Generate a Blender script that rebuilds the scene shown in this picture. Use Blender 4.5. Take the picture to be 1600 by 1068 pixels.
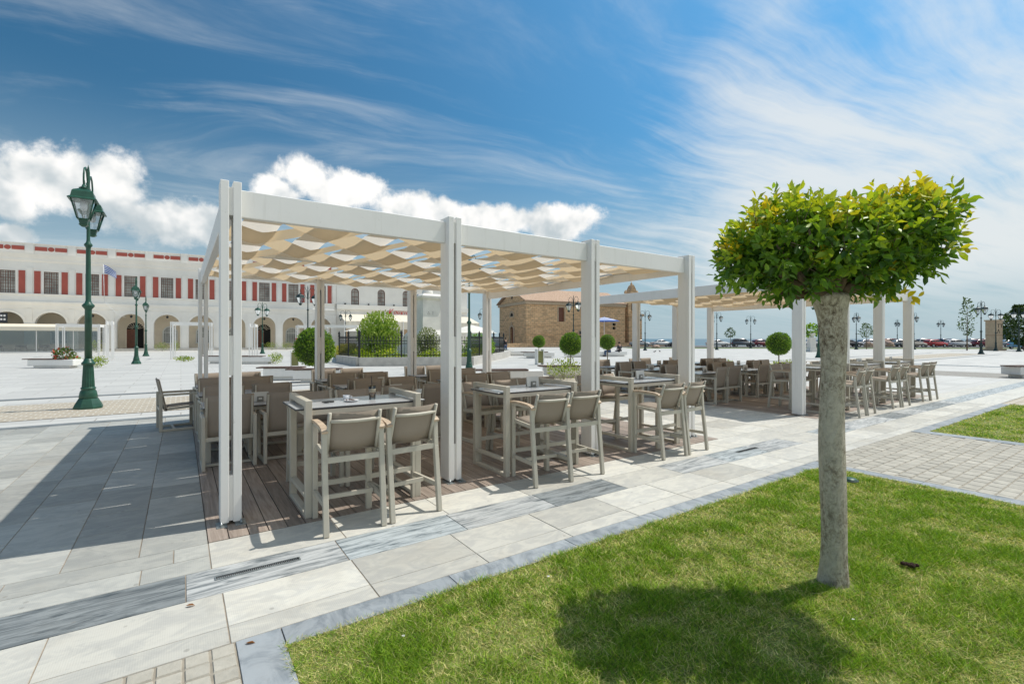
import bpy, bmesh, math, random
import numpy as np
from mathutils import Vector, Matrix, Euler
random.seed(7); rng = np.random.default_rng(11)
R = math.radians
scn = bpy.context.scene
for o in list(bpy.data.objects): bpy.data.objects.remove(o)

# ------------------------------------------------------------------ camera, sky, sun, exposure
CAM_H = 1.6
cam_d = bpy.data.cameras.new('camera'); cam = bpy.data.objects.new('camera', cam_d)
scn.collection.objects.link(cam); scn.camera = cam
cam.location = (0, 0, CAM_H); cam.rotation_euler = (R(90), 0, 0)
cam_d.sensor_width = 36; cam_d.lens = 16.875; cam_d.shift_y = -0.0031
cam_d.clip_start = 0.05; cam_d.clip_end = 20000
scn.view_settings.view_transform = 'Standard'; scn.view_settings.look = 'None'
scn.view_settings.exposure = 0.6; scn.view_settings.gamma = 1.0
SUNV = Vector((1.47, 0.71, 2.9)).normalized()
sun_d = bpy.data.lights.new('sun', 'SUN'); sun = bpy.data.objects.new('sun', sun_d)
sun_d.energy = 2.5; sun_d.angle = R(0.5); sun_d.color = (1.0, 0.955, 0.88)
sun.rotation_euler = SUNV.to_track_quat('Z', 'Y').to_euler(); sun.location = (10, 5, 30)
scn.collection.objects.link(sun)

def build_world():
    w = bpy.data.worlds.new('World'); scn.world = w; w.use_nodes = True
    nt = w.node_tree; N = nt.nodes; L = nt.links; N.clear()
    def node(t, **k):
        n = N.new(t)
        for a, b in k.items(): setattr(n, a, b)
        return n
    def setin(n, i, v):
        if isinstance(v, bpy.types.NodeSocket): L.new(v, n.inputs[i])
        else: n.inputs[i].default_value = v
    def m(op, a, b=0.0, c=None, clamp=False):
        n = node('ShaderNodeMath', operation=op); n.use_clamp = clamp
        setin(n, 0, a); setin(n, 1, b)
        if c is not None: setin(n, 2, c)
        return n.outputs[0]
    def vm(op, a, b=(0, 0, 0)):
        n = node('ShaderNodeVectorMath', operation=op); setin(n, 0, a); setin(n, 1, b)
        return n.outputs['Value'] if op in ('LENGTH', 'DOT_PRODUCT') else n.outputs[0]
    def comb(x, y, z):
        n = node('ShaderNodeCombineXYZ'); setin(n, 0, x); setin(n, 1, y); setin(n, 2, z); return n.outputs[0]
    def noise(v, scale, detail=6, rough=0.55, dist=0.0):
        n = node('ShaderNodeTexNoise'); setin(n, 'Vector', v); setin(n, 'Scale', scale); setin(n, 'Detail', detail)
        setin(n, 'Roughness', rough); setin(n, 'Distortion', dist); return n.outputs['Fac']
    def ss(x, lo, hi, a=0.0, b=1.0):
        n = node('ShaderNodeMapRange', interpolation_type='SMOOTHSTEP'); setin(n, 'Value', x)
        setin(n, 'From Min', lo); setin(n, 'From Max', hi); setin(n, 'To Min', a); setin(n, 'To Max', b); return n.outputs[0]
    def mix(f, a, b):
        n = node('ShaderNodeMix', data_type='RGBA'); setin(n, 0, f); setin(n, 6, a); setin(n, 7, b); return n.outputs[2]
    sky = node('ShaderNodeTexSky', sky_type='NISHITA'); sky.sun_disc = False
    sky.sun_elevation = R(60.6); sky.sun_rotation = R(64.2); sky.air_density = 1.0; sky.dust_density = 0.6; sky.ozone_density = 2.2
    d = node('ShaderNodeTexCoord').outputs['Generated']
    sep = node('ShaderNodeSeparateXYZ'); L.new(d, sep.inputs[0]); x, y, z = sep.outputs
    az = m('ARCTAN2', x, y); el = m('ARCSINE', z)
    # deep polarised blue overhead
    skyc = vm('MULTIPLY', sky.outputs[0], (0.47, 1.0, 1.12))
    # a polarising filter darkens the sky at right angles to the sun
    cs = vm('DOT_PRODUCT', d, tuple(SUNV)); pol = m('ADD', 0.60, m('MULTIPLY', m('MULTIPLY', cs, cs), 0.85))
    sc_ = node('ShaderNodeVectorMath', operation='SCALE'); setin(sc_, 0, skyc); setin(sc_, 'Scale', pol); skyc = sc_.outputs[0]
    # pale grey-blue haze toward the sea horizon
    skyc = mix(ss(el, R(24), R(0), 0, 0.92), skyc, (3.5, 4.45, 5.0, 1))
    # ---- cirrus, streaks laid out on a high plane
    zz = m('ADD', m('MAXIMUM', z, 0.0), 0.13)
    px = m('DIVIDE', x, zz); py = m('DIVIDE', y, zz)
    ca, sa = math.cos(R(23)), math.sin(R(23))
    s1 = m('ADD', m('MULTIPLY', px, ca), m('MULTIPLY', py, sa))       # along the streaks
    s2 = m('SUBTRACT', m('MULTIPLY', py, ca), m('MULTIPLY', px, sa))
    pv = comb(s1, s2, 0.0)
    warp = node('ShaderNodeTexNoise'); setin(warp, 'Vector', pv); setin(warp, 'Scale', 0.9); setin(warp, 'Detail', 3)
    wnode = node('ShaderNodeVectorMath', operation='SCALE'); setin(wnode, 0, vm('SUBTRACT', warp.outputs['Color'], (0.5, 0.5, 0.5))); wnode.inputs['Scale'].default_value = 0.42
    pw = vm('ADD', pv, wnode.outputs[0])
    st = vm('MULTIPLY', pw, (0.34, 2.6, 1.0))
    n1 = noise(st, 1.0, 9, 0.62, 0.35)
    n1b = noise(vm('MULTIPLY', pw, (0.8, 6.5, 1.0)), 1.3, 8, 0.6, 0.2)
    n2 = noise(pv, 0.33, 4, 0.5)
    n1m = m('ADD', m('MULTIPLY', n1, 0.68), m('MULTIPLY', n1b, 0.32))
    right = ss(az, R(2), R(34)); 
    lowband = ss(el, R(36), R(14), 0, 1)
    cov = m('ADD', m('MULTIPLY', right, 0.185), m('MULTIPLY', n2, 0.20))
    cov = m('ADD', cov, m('MULTIPLY', m('MULTIPLY', right, lowband), 0.10))
    brk = noise(pv, 1.15, 6, 0.6, 0.3)
    cir = ss(m('ADD', m('ADD', n1m, cov), m('MULTIPLY', m('SUBTRACT', brk, 0.5), 0.42)), 0.60, 0.92)
    soft = m('MULTIPLY', ss(noise(vm('MULTIPLY', pw, (0.55, 1.5, 1.0)), 1.0, 8, 0.62, 0.6), 0.45, 0.76), 0.85)
    cir = m('MAXIMUM', cir, soft)
    cir = m('MULTIPLY', cir, ss(el, R(1), R(8), 0.15, 1.0))
    cirw = m('MULTIPLY', cir, m('ADD', 0.60, m('MULTIPLY', right, 0.24)))
    col = mix(cirw, skyc, (7.0, 7.2, 7.15, 1))
    # ---- cumulus heaps standing low over the town
    def azel(X, Y):
        return math.atan((X - 800) / 750), math.atan((529 - Y) / math.hypot(750, X - 800))
    blobs = [(95, 285, 110, 74), (175, 295, 90, 62), (255, 345, 115, 48), (330, 355, 60, 42), (20, 315, 60, 45), (15, 365, 50, 24),
             (480, 275, 75, 42), (545, 295, 80, 42), (640, 325, 100, 34), (760, 345, 100, 30), (880, 345, 80, 34), (430, 300, 55, 40)]
    ae = comb(az, el, 0.0)
    best = None; hgt = None
    for bx_, by_, rx, ry in blobs:
        a0, e0 = azel(bx_, by_)
        a1, _ = azel(bx_ + rx, by_); a2, _ = azel(bx_ - rx, by_)
        _, e1 = azel(bx_, by_ - ry)
        ra = abs(a1 - a2) / 2; re = abs(e1 - e0)
        q = vm('MULTIPLY', vm('SUBTRACT', ae, (a0, e0, 0)), (1 / ra, 1 / re, 0))
        dd = m('SUBTRACT', 1.0, vm('LENGTH', q))
        best = dd if best is None else m('SMOOTH_MAX', best, dd, 0.15)
    # beyond the view the same low heaps go on round the horizon
    ring = m('ADD', m('MULTIPLY', ss(m('ABSOLUTE', az), R(50), R(58)), 1.0), -1.0)
    ringd = m('ADD', m('MULTIPLY', noise(vm('MULTIPLY', d, (1, 1, 2.0)), 3.0, 2, 0.5), 2.6), -1.15)
    ringd = m('SUBTRACT', ringd, m('MULTIPLY', m('ABSOLUTE', m('SUBTRACT', el, R(12))), 5.0))
    ringd = m('ADD', ringd, m('MULTIPLY', ring, 3.0))
    best = m('MAXIMUM', best, ringd)
    c1 = noise(d, 9.0, 10, 0.64, 0.1); c2 = noise(d, 3.8, 3, 0.5)
    up = vm('ADD', d, tuple(SUNV * 0.034))
    c1s = noise(up, 9.0, 6, 0.60, 0.1)
    dens = m('ADD', best, m('MULTIPLY', m('SUBTRACT', c1, 0.5), 1.9))
    dens = m('ADD', dens, m('MULTIPLY', m('SUBTRACT', c2, 0.5), 0.6))
    cum = ss(dens, 0.05, 0.42)
    c3 = noise(d, 6.0, 5, 0.55, 0.1); c3s = noise(up, 6.0, 4, 0.55, 0.1)
    lit = m('ADD', m('MULTIPLY', m('SUBTRACT', c3, c3s), 4.0), m('MULTIPLY', m('SUBTRACT', el, R(12.5)), 4.6))
    lit = ss(lit, -0.42, 0.40)
    core = ss(best, -0.25, 0.35)
    shade = m('MULTIPLY', core, m('SUBTRACT', 1.0, lit))
    ccol = mix(shade, (8.7, 8.6, 8.4, 1), (4.5, 5.1, 5.4, 1))
    col = mix(cum, col, ccol)
    # below the horizon line: plain pale ground-coloured half
    col = mix(ss(z, 0.0, -0.02), col, (4.0, 4.4, 4.5, 1))
    bg = node('ShaderNodeBackground'); setin(bg, 'Color', col); bg.inputs['Strength'].default_value = 0.079
    out = node('ShaderNodeOutputWorld'); L.new(bg.outputs[0], out.inputs[0])
build_world()

# ------------------------------------------------------------------ helpers
COL = scn.collection
TH = R(34.6); U = Vector((math.cos(TH), math.sin(TH))); V = Vector((-U.y, U.x)); P0 = Vector((-2.41, 4.12))
def ab(a, b, z=0.0):
    p = P0 + U * a + V * b; return Vector((p.x, p.y, z))
def gp(x, y, z=0.0):                       # a point of the ground plan, from its bearing and depression
    k = CAM_H / (y - 529.0); return Vector(((x - 800) * k, 750 * k, z))
def at(x, Y, z=0.0): return Vector(((x - 800) / 750 * Y, Y, z))

class MB:
    def __init__(s): s.v = []; s.f = []; s.sm = []
    def quad_mesh(s, vs, fs, smooth=False):
        n = len(s.v); s.v += [tuple(p) for p in vs]; s.f += [tuple(i + n for i in f) for f in fs]; s.sm += [smooth] * len(fs); return s
    def box(s, x0, x1, y0, y1, z0, z1, M=None):
        vs = [Vector(p) for p in ((x0,y0,z0),(x1,y0,z0),(x1,y1,z0),(x0,y1,z0),(x0,y0,z1),(x1,y0,z1),(x1,y1,z1),(x0,y1,z1))]
        if M is not None: vs = [M @ p for p in vs]
        return s.quad_mesh(vs, ((0,3,2,1),(4,5,6,7),(0,1,5,4),(1,2,6,5),(2,3,7,6),(3,0,4,7)))
    def bbox(s, x0, x1, y0, y1, z0, z1, c=0.004, M=None):      # box with chamfered vertical and top edges
        bm = bmesh.new(); bmesh.ops.create_cube(bm, size=1)
        for w in bm.verts: w.co = Vector(((x0+x1)/2 + w.co.x*(x1-x0), (y0+y1)/2 + w.co.y*(y1-y0), (z0+z1)/2 + w.co.z*(z1-z0)))
        bmesh.ops.bevel(bm, geom=list(bm.edges), offset=c, segments=1, affect='EDGES')
        bm.verts.ensure_lookup_table(); bm.verts.index_update()
        vs = [M @ w.co if M is not None else w.co.copy() for w in bm.verts]; fs = [[w.index for w in f.verts] for f in bm.faces]; bm.free()
        return s.quad_mesh(vs, fs)
    def bar(s, p, q, w, h, up=(0, 0, 1), c=0.0):                # rectangular bar between two points
        p = Vector(p); q = Vector(q); d = (q - p); L = d.length; d.normalize(); up = Vector(up)
        if abs(d.dot(up)) > 0.99: up = Vector((0, 1, 0))
        sx = d.cross(up).normalized(); sz = sx.cross(d)
        M = Matrix(((sx.x, d.x, sz.x, p.x), (sx.y, d.y, sz.y, p.y), (sx.z, d.z, sz.z, p.z), (0, 0, 0, 1)))
        if c: return s.bbox(-w/2, w/2, 0, L, -h/2, h/2, c, M)
        return s.box(-w/2, w/2, 0, L, -h/2, h/2, M)
    def tube(s, pts, r, n=8, cap=True):
        pts = [Vector(p) for p in pts]; rs = r if isinstance(r, (list, tuple)) else [r] * len(pts)
        vs = []; fs = []; ref = None
        for i, p in enumerate(pts):
            d = (pts[min(i+1, len(pts)-1)] - pts[max(i-1, 0)]).normalized()
            if ref is None: ref = Vector((0,0,1)) if abs(d.z) < 0.9 else Vector((1,0,0))
            a = d.cross(ref).normalized(); b = a.cross(d).normalized(); ref = b
            for k in range(n):
                t = 2*math.pi*k/n; vs.append(p + (a*math.cos(t) + b*math.sin(t))*rs[i])
        for i in range(len(pts)-1):
            for k in range(n): fs.append((i*n+k, i*n+(k+1)%n, (i+1)*n+(k+1)%n, (i+1)*n+k))
        if cap: fs.append(tuple(range(n))[::-1]); fs.append(tuple((len(pts)-1)*n+k for k in range(n)))
        return s.quad_mesh(vs, [f[::-1] for f in fs], True)
    def lathe(s, prof, n=16, c=(0, 0), smooth=True, rot=0.0):
        vs = []; fs = []
        for r, z in prof:
            for k in range(n):
                t = 2*math.pi*k/n + rot; vs.append((c[0] + r*math.cos(t), c[1] + r*math.sin(t), z))
        for i in range(len(prof)-1):
            for k in range(n): fs.append((i*n+k, i*n+(k+1)%n, (i+1)*n+(k+1)%n, (i+1)*n+k))
        fs.append(tuple(range(n))[::-1]); fs.append(tuple((len(prof)-1)*n+k for k in range(n)))
        return s.quad_mesh(vs, fs, smooth)
    def prism(s, poly, y0, y1, M=None):                         # (x,z) outline pushed along y
        n = len(poly); vs = [Vector((x, y0, z)) for x, z in poly] + [Vector((x, y1, z)) for x, z in poly]
        if M is not None: vs = [M @ p for p in vs]
        return s.quad_mesh(vs, [tuple(range(n)), tuple(range(2*n-1, n-1, -1))] + [(i, i+n, (i+1)%n+n, (i+1)%n) for i in range(n)])
    def mesh(s, name, mat):
        me = bpy.data.meshes.new(name); me.from_pydata(s.v, [], s.f)
        me.polygons.foreach_set('use_smooth', s.sm); me.materials.append(mat) if mat else None
        me.validate(); me.update(); return me
    def build(s, name, mat, parent=None, loc=(0,0,0), rz=0.0, **k):
        return link(name, s.mesh(name, mat), parent, loc, rz, **k)
def link(name, data, parent=None, loc=(0,0,0), rz=0.0, label=None, cat=None, group=None, kind=None):
    o = bpy.data.objects.new(name, data); COL.objects.link(o); o.parent = parent; o.location = loc
    if rz: o.rotation_euler = (0, 0, rz)
    if label: o['label'] = label
    if cat: o['category'] = cat
    if group: o['group'] = group
    if kind: o['kind'] = kind
    return o
def thing(name, label, cat, loc=(0,0,0), rz=0.0, group=None): return link(name, None, None, loc, rz, label, cat, group)
KIDS = {}
def kids(o):
    return [c for c in bpy.data.objects if c.parent == o]
def tree_of(o): return (o, [tree_of(c) for c in kids(o)])
def copy_tree(t, parent=None):
    src, ch = t; c = src.copy(); COL.objects.link(c); c.parent = parent
    for k in ch: copy_tree(k, c)
    return c
def place(t, first, loc, rz, label, group=None):
    o = t[0] if first else copy_tree(t)
    o.location = loc; o.rotation_euler = (0, 0, rz); o['label'] = label
    if group: o['group'] = group
    return o

# ------------------------------------------------------------------ materials
def newmat(name):
    m = bpy.data.materials.new(name); m.use_nodes = True; nt = m.node_tree
    return m, nt, nt.nodes['Principled BSDF']
def nd(nt, t, ins=None, **k):
    n = nt.nodes.new(t)
    for a, b in k.items(): setattr(n, a, b)
    for i, v in (ins or {}).items():
        if isinstance(v, bpy.types.NodeSocket): nt.links.new(v, n.inputs[i])
        else: n.inputs[i].default_value = v
    return n
def c4(c): return (c[0], c[1], c[2], 1.0)
def ramp(nt, fac, stops):
    n = nd(nt, 'ShaderNodeValToRGB', {0: fac}); e = n.color_ramp.elements
    while len(e) > 1: e.remove(e[-1])
    e[0].position = stops[0][0]; e[0].color = c4(stops[0][1])
    for p, c in stops[1:]:
        x = e.new(p); x.color = c4(c)
    return n.outputs[0]
def mixc(nt, f, a, b, mode='MIX'):
    n = nd(nt, 'ShaderNodeMix', {0: f, 6: a if isinstance(a, bpy.types.NodeSocket) else c4(a), 7: b if isinstance(b, bpy.types.NodeSocket) else c4(b)}, data_type='RGBA', blend_type=mode)
    return n.outputs[2]
def pos(nt, rand=0.0):
    p = nd(nt, 'ShaderNodeNewGeometry').outputs['Position']
    if rand:
        r = nd(nt, 'ShaderNodeObjectInfo').outputs['Random']
        k = nd(nt, 'ShaderNodeMath', {0: r, 1: rand}, operation='MULTIPLY').outputs[0]
        p = nd(nt, 'ShaderNodeVectorMath', {0: p, 1: k}, operation='ADD').outputs[0]
    return p
def ntex(nt, vec, scale, detail=5, rough=0.55, dist=0.0):
    return nd(nt, 'ShaderNodeTexNoise', {'Vector': vec, 'Scale': scale, 'Detail': detail, 'Roughness': rough, 'Distortion': dist}).outputs['Fac']
def addbump(nt, bs, h, strength=0.3, dist=0.01):
    b = nd(nt, 'ShaderNodeBump', {'Height': h, 'Strength': strength, 'Distance': dist}); nt.links.new(b.outputs[0], bs.inputs['Normal'])
def simple(name, c, rough=0.5, var=0.12, scale=3.0, metal=0.0, bump=0.0, bscale=40, spec=0.4, vary_obj=0.0):
    m, nt, bs = newmat(name); p = pos(nt, 20.0 if vary_obj else 0)
    f = ntex(nt, p, scale, 6)
    lo = tuple(x*(1-var) for x in c); hi = tuple(min(1, x*(1+var)) for x in c)
    col = ramp(nt, f, [(0.3, lo), (0.7, hi)])
    if vary_obj:
        r = nd(nt, 'ShaderNodeObjectInfo').outputs['Random']
        k = nd(nt, 'ShaderNodeMapRange', {0: r, 3: 1-vary_obj, 4: 1+vary_obj}).outputs[0]
        col = nd(nt, 'ShaderNodeVectorMath', {0: col, 1: k}, operation='MULTIPLY').outputs[0]
    nt.links.new(col, bs.inputs['Base Color']); bs.inputs['Roughness'].default_value = rough; bs.inputs['Metallic'].default_value = metal
    bs.inputs['Specular IOR Level'].default_value = spec
    if bump: addbump(nt, bs, ntex(nt, p, bscale, 4), bump)
    return m
def rot_uv(nt, p):
    return nd(nt, 'ShaderNodeVectorRotate', {'Vector': p, 'Angle': -TH}, rotation_type='Z_AXIS').outputs[0]

def marble(name, base, dark, vein_amt, rand=40.0, groove=True, stain=0.25, stretch=(1.0, 5.0, 1.0), tone=0.07):
    m, nt, bs = newmat(name); g = nd(nt, 'ShaderNodeNewGeometry').outputs['Position']; p = rot_uv(nt, pos(nt, rand))
    q = nd(nt, 'ShaderNodeVectorMath', {0: p, 1: stretch}, operation='MULTIPLY').outputs[0]
    v = ntex(nt, q, 2.2, 9, 0.68, 1.3)
    col = ramp(nt, v, [(0.34, dark), (0.46, tuple(d*(1-vein_amt*0.55)+b*vein_amt*0.55 for b, d in zip(base, dark))), (0.56, base), (0.75, tuple(min(1, x*1.08) for x in base))])
    col = mixc(nt, 1-vein_amt, col, base)
    r = nd(nt, 'ShaderNodeObjectInfo').outputs['Random']
    k = nd(nt, 'ShaderNodeMapRange', {0: r, 3: 1-tone, 4: 1+tone}).outputs[0]
    col = nd(nt, 'ShaderNodeVectorMath', {0: col, 1: k}, operation='MULTIPLY').outputs[0]
    s = ntex(nt, g, 1.1, 7, 0.65)
    col = mixc(nt, nd(nt, 'ShaderNodeMapRange', {0: s, 1: 0.5, 2: 0.75, 3: 0.0, 4: stain}).outputs[0], col, (0.40, 0.34, 0.25))
    s2 = ntex(nt, g, 9.0, 6, 0.7)
    col = mixc(nt, nd(nt, 'ShaderNodeMapRange', {0: s2, 1: 0.60, 2: 0.75, 3: 0.0, 4: 0.35}).outputs[0], col, (0.30, 0.29, 0.27))
    vo = nd(nt, 'ShaderNodeTexVoronoi', {'Vector': g, 'Scale': 5.0}).outputs['Distance']
    col = mixc(nt, nd(nt, 'ShaderNodeMapRange', {0: vo, 1: 0.05, 2: 0.085, 3: 0.45, 4: 0.0}).outputs[0], col, (0.20, 0.185, 0.16))
    nt.links.new(col, bs.inputs['Base Color']); bs.inputs['Roughness'].default_value = 0.62; bs.inputs['Specular IOR Level'].default_value = 0.3
    if groove:
        w = nd(nt, 'ShaderNodeTexWave', {'Vector': rot_uv(nt, g), 'Scale': 30.0, 'Distortion': 0.3}, wave_type='BANDS', bands_direction='X').outputs['Fac']
        h = nd(nt, 'ShaderNodeMath', {0: w, 1: ntex(nt, g, 60, 3)}, operation='ADD').outputs[0]
        addbump(nt, bs, h, 0.06, 0.004)
    else: addbump(nt, bs, ntex(nt, g, 30, 5), 0.15, 0.004)
    return m
M = {}
M['slab'] = marble('white_marble_slab', (0.575, 0.552, 0.485), (0.40, 0.395, 0.37), 0.6, tone=0.16, stretch=(1.6, 3.0, 1), stain=0.35)
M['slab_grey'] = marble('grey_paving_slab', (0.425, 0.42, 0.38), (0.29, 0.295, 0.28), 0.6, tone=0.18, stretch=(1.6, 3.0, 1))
M['slab_blue'] = marble('blue_grey_marble', (0.36, 0.385, 0.385), (0.07, 0.09, 0.10), 1.0, groove=False, stain=0.1, stretch=(1.1, 8.0, 1), tone=0.36)
M['slab_mix'] = marble('veined_pale_marble', (0.50, 0.505, 0.49), (0.10, 0.12, 0.13), 1.0, groove=False, stain=0.1, stretch=(1.0, 7.0, 1), tone=0.12)
M['border'] = marble('grey_marble_border', (0.34, 0.365, 0.38), (0.16, 0.185, 0.205), 1.0, groove=False, stain=0.1, stretch=(2.2, 1.2, 1), tone=0.08)
M['grout'] = simple('grout', (0.30, 0.245, 0.185), 0.9, 0.35, 6)
M['soil'] = simple('lawn_soil', (0.17, 0.20, 0.05), 0.95, 0.35, 5)
def white_paint():
    m, nt, bs = newmat('white_powder_coat'); g = pos(nt)
    q = nd(nt, 'ShaderNodeVectorMath', {0: g, 1: (9.0, 9.0, 0.7)}, operation='MULTIPLY').outputs[0]
    st = ntex(nt, q, 1.6, 6, 0.7); sp2 = ntex(nt, g, 14, 6, 0.7)
    col = ramp(nt, ntex(nt, g, 1.5, 4), [(0.3, (0.81, 0.79, 0.75)), (0.7, (0.87, 0.85, 0.81))])
    col = mixc(nt, nd(nt, 'ShaderNodeMapRange', {0: st, 1: 0.55, 2: 0.75, 3: 0.0, 4: 0.30}).outputs[0], col, (0.56, 0.53, 0.47))
    col = mixc(nt, nd(nt, 'ShaderNodeMapRange', {0: sp2, 1: 0.64, 2: 0.72, 3: 0.0, 4: 0.35}).outputs[0], col, (0.50, 0.47, 0.41))
    nt.links.new(col, bs.inputs['Base Color']); bs.inputs['Roughness'].default_value = 0.45; addbump(nt, bs, ntex(nt, g, 30, 3), 0.04); return m
M['white'] = white_paint()
M['steel'] = simple('galvanised_steel', (0.33, 0.36, 0.36), 0.4, 0.25, 12, metal=0.6)
M['frame'] = simple('beige_furniture_frame', (0.52, 0.48, 0.395), 0.45, 0.06, 6)
M['laminate'] = simple('grey_table_laminate', (0.44, 0.45, 0.46), 0.22, 0.05, 4, spec=0.55)
M['dark_edge'] = simple('dark_laminate_edge', (0.05, 0.05, 0.055), 0.5, 0.1)
M['armwood'] = simple('pale_teak_arm', (0.52, 0.40, 0.285), 0.55, 0.15, 14)
M['green'] = simple('green_lamp_paint', (0.018, 0.078, 0.048), 0.38, 0.2, 7, spec=0.5)
M['darkiron'] = simple('dark_green_iron', (0.02, 0.042, 0.040), 0.45, 0.2, 6)
M['iron'] = simple('black_iron', (0.02, 0.022, 0.024), 0.5, 0.15)
M['plaster'] = simple('white_plaster', (0.82, 0.79, 0.73), 0.85, 0.09, 0.35, bump=0.1, bscale=6)
M['plaster2'] = simple('plain_white_plaster', (0.80, 0.775, 0.72), 0.85, 0.07, 0.4)
M['ochre'] = simple('ochre_plaster', (0.88, 0.76, 0.59), 0.9, 0.08, 0.6)
M['red'] = simple('brick_red_panel', (0.40, 0.095, 0.07), 0.75, 0.1, 0.8)
M['winframe'] = simple('brown_window_frame', (0.15, 0.055, 0.032), 0.5, 0.2, 3)
M['doorwood'] = simple('old_door_wood', (0.19, 0.075, 0.045), 0.6, 0.3, 4)
M['dark'] = simple('dark_interior', (0.012, 0.011, 0.01), 0.8, 0.1)
M['stonewhite'] = simple('monument_stone', (0.76, 0.73, 0.67), 0.8, 0.1, 1.6, bump=0.15, bscale=9)
M['concrete'] = simple('pale_concrete', (0.50, 0.48, 0.44), 0.85, 0.15, 3, bump=0.2, bscale=18)
M['benchwood'] = simple('dark_bench_wood', (0.11, 0.065, 0.045), 0.6, 0.3, 9)
M['canvas'] = simple('cream_awning_canvas', (0.76, 0.69, 0.56), 0.85, 0.05, 1.2)
M['parasol'] = simple('white_parasol', (0.78, 0.74, 0.66), 0.85, 0.04, 1)
M['blue'] = simple('flag_blue', (0.02, 0.10, 0.42), 0.7, 0.1)
M['cloth_white'] = simple('white_cloth', (0.75, 0.75, 0.76), 0.8, 0.04)
M['paper'] = simple('menu_card', (0.62, 0.60, 0.55), 0.6, 0.05, 8)
M['taupe_plastic'] = simple('taupe_plastic', (0.20, 0.19, 0.165), 0.4, 0.1)
M['bark_thin'] = simple('thin_bark', (0.16, 0.115, 0.075), 0.9, 0.3, 20, bump=0.4)
M['rubber'] = simple('tyre_rubber', (0.02, 0.02, 0.021), 0.7, 0.1)
M['rim'] = simple('wheel_rim', (0.45, 0.45, 0.46), 0.3, 0.1, metal=0.8)
M['rock'] = simple('pinkish_boulder', (0.40, 0.28, 0.22), 0.9, 0.35, 2.5, bump=0.6, bscale=5)
M['sandstone'] = simple('sandstone_pillar', (0.50, 0.39, 0.27), 0.9, 0.12, 3, bump=0.2, bscale=10)
M['skin'] = simple('skin', (0.45, 0.27, 0.19), 0.6, 0.05)
M['black_cloth'] = simple('black_cloth', (0.018, 0.018, 0.022), 0.85, 0.2)
M['blue_cloth'] = simple('denim', (0.06, 0.10, 0.18), 0.85, 0.2)
M['pink_cloth'] = simple('pink_cloth', (0.62, 0.05, 0.17), 0.85, 0.15)
M['redpink_cloth'] = simple('red_pink_scarf', (0.50, 0.06, 0.12), 0.85, 0.15)
M['darkgrey_cloth'] = simple('charcoal_cloth', (0.05, 0.052, 0.058), 0.85, 0.2)
M['pale_cloth'] = simple('pale_pink_cloth', (0.45, 0.25, 0.22), 0.85, 0.15)
M['hair'] = simple('dark_hair', (0.02, 0.014, 0.01), 0.6, 0.2)
M['roofslab'] = simple('sea_tower_concrete', (0.24, 0.27, 0.29), 0.8, 0.15, 0.3)
M['signdark'] = simple('black_sign', (0.03, 0.035, 0.045), 0.5, 0.1)
M['redsign'] = simple('red_sign_letters', (0.55, 0.05, 0.04), 0.5, 0.05)
M['pigeon'] = simple('pigeon_grey', (0.10, 0.10, 0.12), 0.7, 0.2, 20)
M['leafbrown'] = simple('dry_leaf', (0.24, 0.10, 0.03), 0.8, 0.2, 40)

def fabric(name, c, weave=260.0, transl=0.0, rough=0.8, tt=(1.02, 0.93, 0.78)):
    m, nt, bs = newmat(name); p = nd(nt, 'ShaderNodeTexCoord').outputs['Object']
    f = ntex(nt, pos(nt), 2.0, 4)
    col = ramp(nt, f, [(0.3, tuple(x*0.93 for x in c)), (0.7, tuple(min(1, x*1.06) for x in c))])
    nt.links.new(col, bs.inputs['Base Color']); bs.inputs['Roughness'].default_value = rough; bs.inputs['Specular IOR Level'].default_value = 0.2
    if transl:
        t = nd(nt, 'ShaderNodeBsdfTranslucent', {'Color': c4((min(1, c[0]*tt[0]), c[1]*tt[1], c[2]*tt[2]))})
        mx = nd(nt, 'ShaderNodeMixShader', {0: transl, 1: bs.outputs[0], 2: t.outputs[0]})
        nt.links.new(mx.outputs[0], nt.nodes['Material Output'].inputs[0])
    else:
        w = nd(nt, 'ShaderNodeTexChecker', {'Vector': p, 'Scale': weave}).outputs['Fac']; addbump(nt, bs, w, 0.12, 0.001)
    return m
M['sling'] = fabric('taupe_mesh_sling', (0.33, 0.275, 0.222), transl=0.0)
M['strap'] = fabric('pale_strap_fabric', (0.86, 0.83, 0.78), transl=0.42, tt=(1.0, 0.99, 0.96))
M['shade'] = fabric('cream_shade_fabric', (0.74, 0.62, 0.455), transl=0.39)

def wood_deck():
    m, nt, bs = newmat('weathered_deck_board'); g = pos(nt, 30.0); p = rot_uv(nt, g)
    q = nd(nt, 'ShaderNodeVectorMath', {0: p, 1: (14.0, 0.9, 1.0)}, operation='MULTIPLY').outputs[0]
    f = ntex(nt, q, 2.5, 8, 0.65, 0.6)
    col = ramp(nt, f, [(0.28, (0.18, 0.138, 0.112)), (0.5, (0.30, 0.24, 0.195)), (0.72, (0.40, 0.33, 0.275))])
    r = nd(nt, 'ShaderNodeObjectInfo').outputs['Random']
    k = nd(nt, 'ShaderNodeMapRange', {0: r, 3: 0.78, 4: 1.22}).outputs[0]
    col = nd(nt, 'ShaderNodeVectorMath', {0: col, 1: k}, operation='MULTIPLY').outputs[0]
    nt.links.new(col, bs.inputs['Base Color']); bs.inputs['Roughness'].default_value = 0.6
    addbump(nt, bs, f, 0.25, 0.003); return m
M['deck'] = wood_deck()

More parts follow.
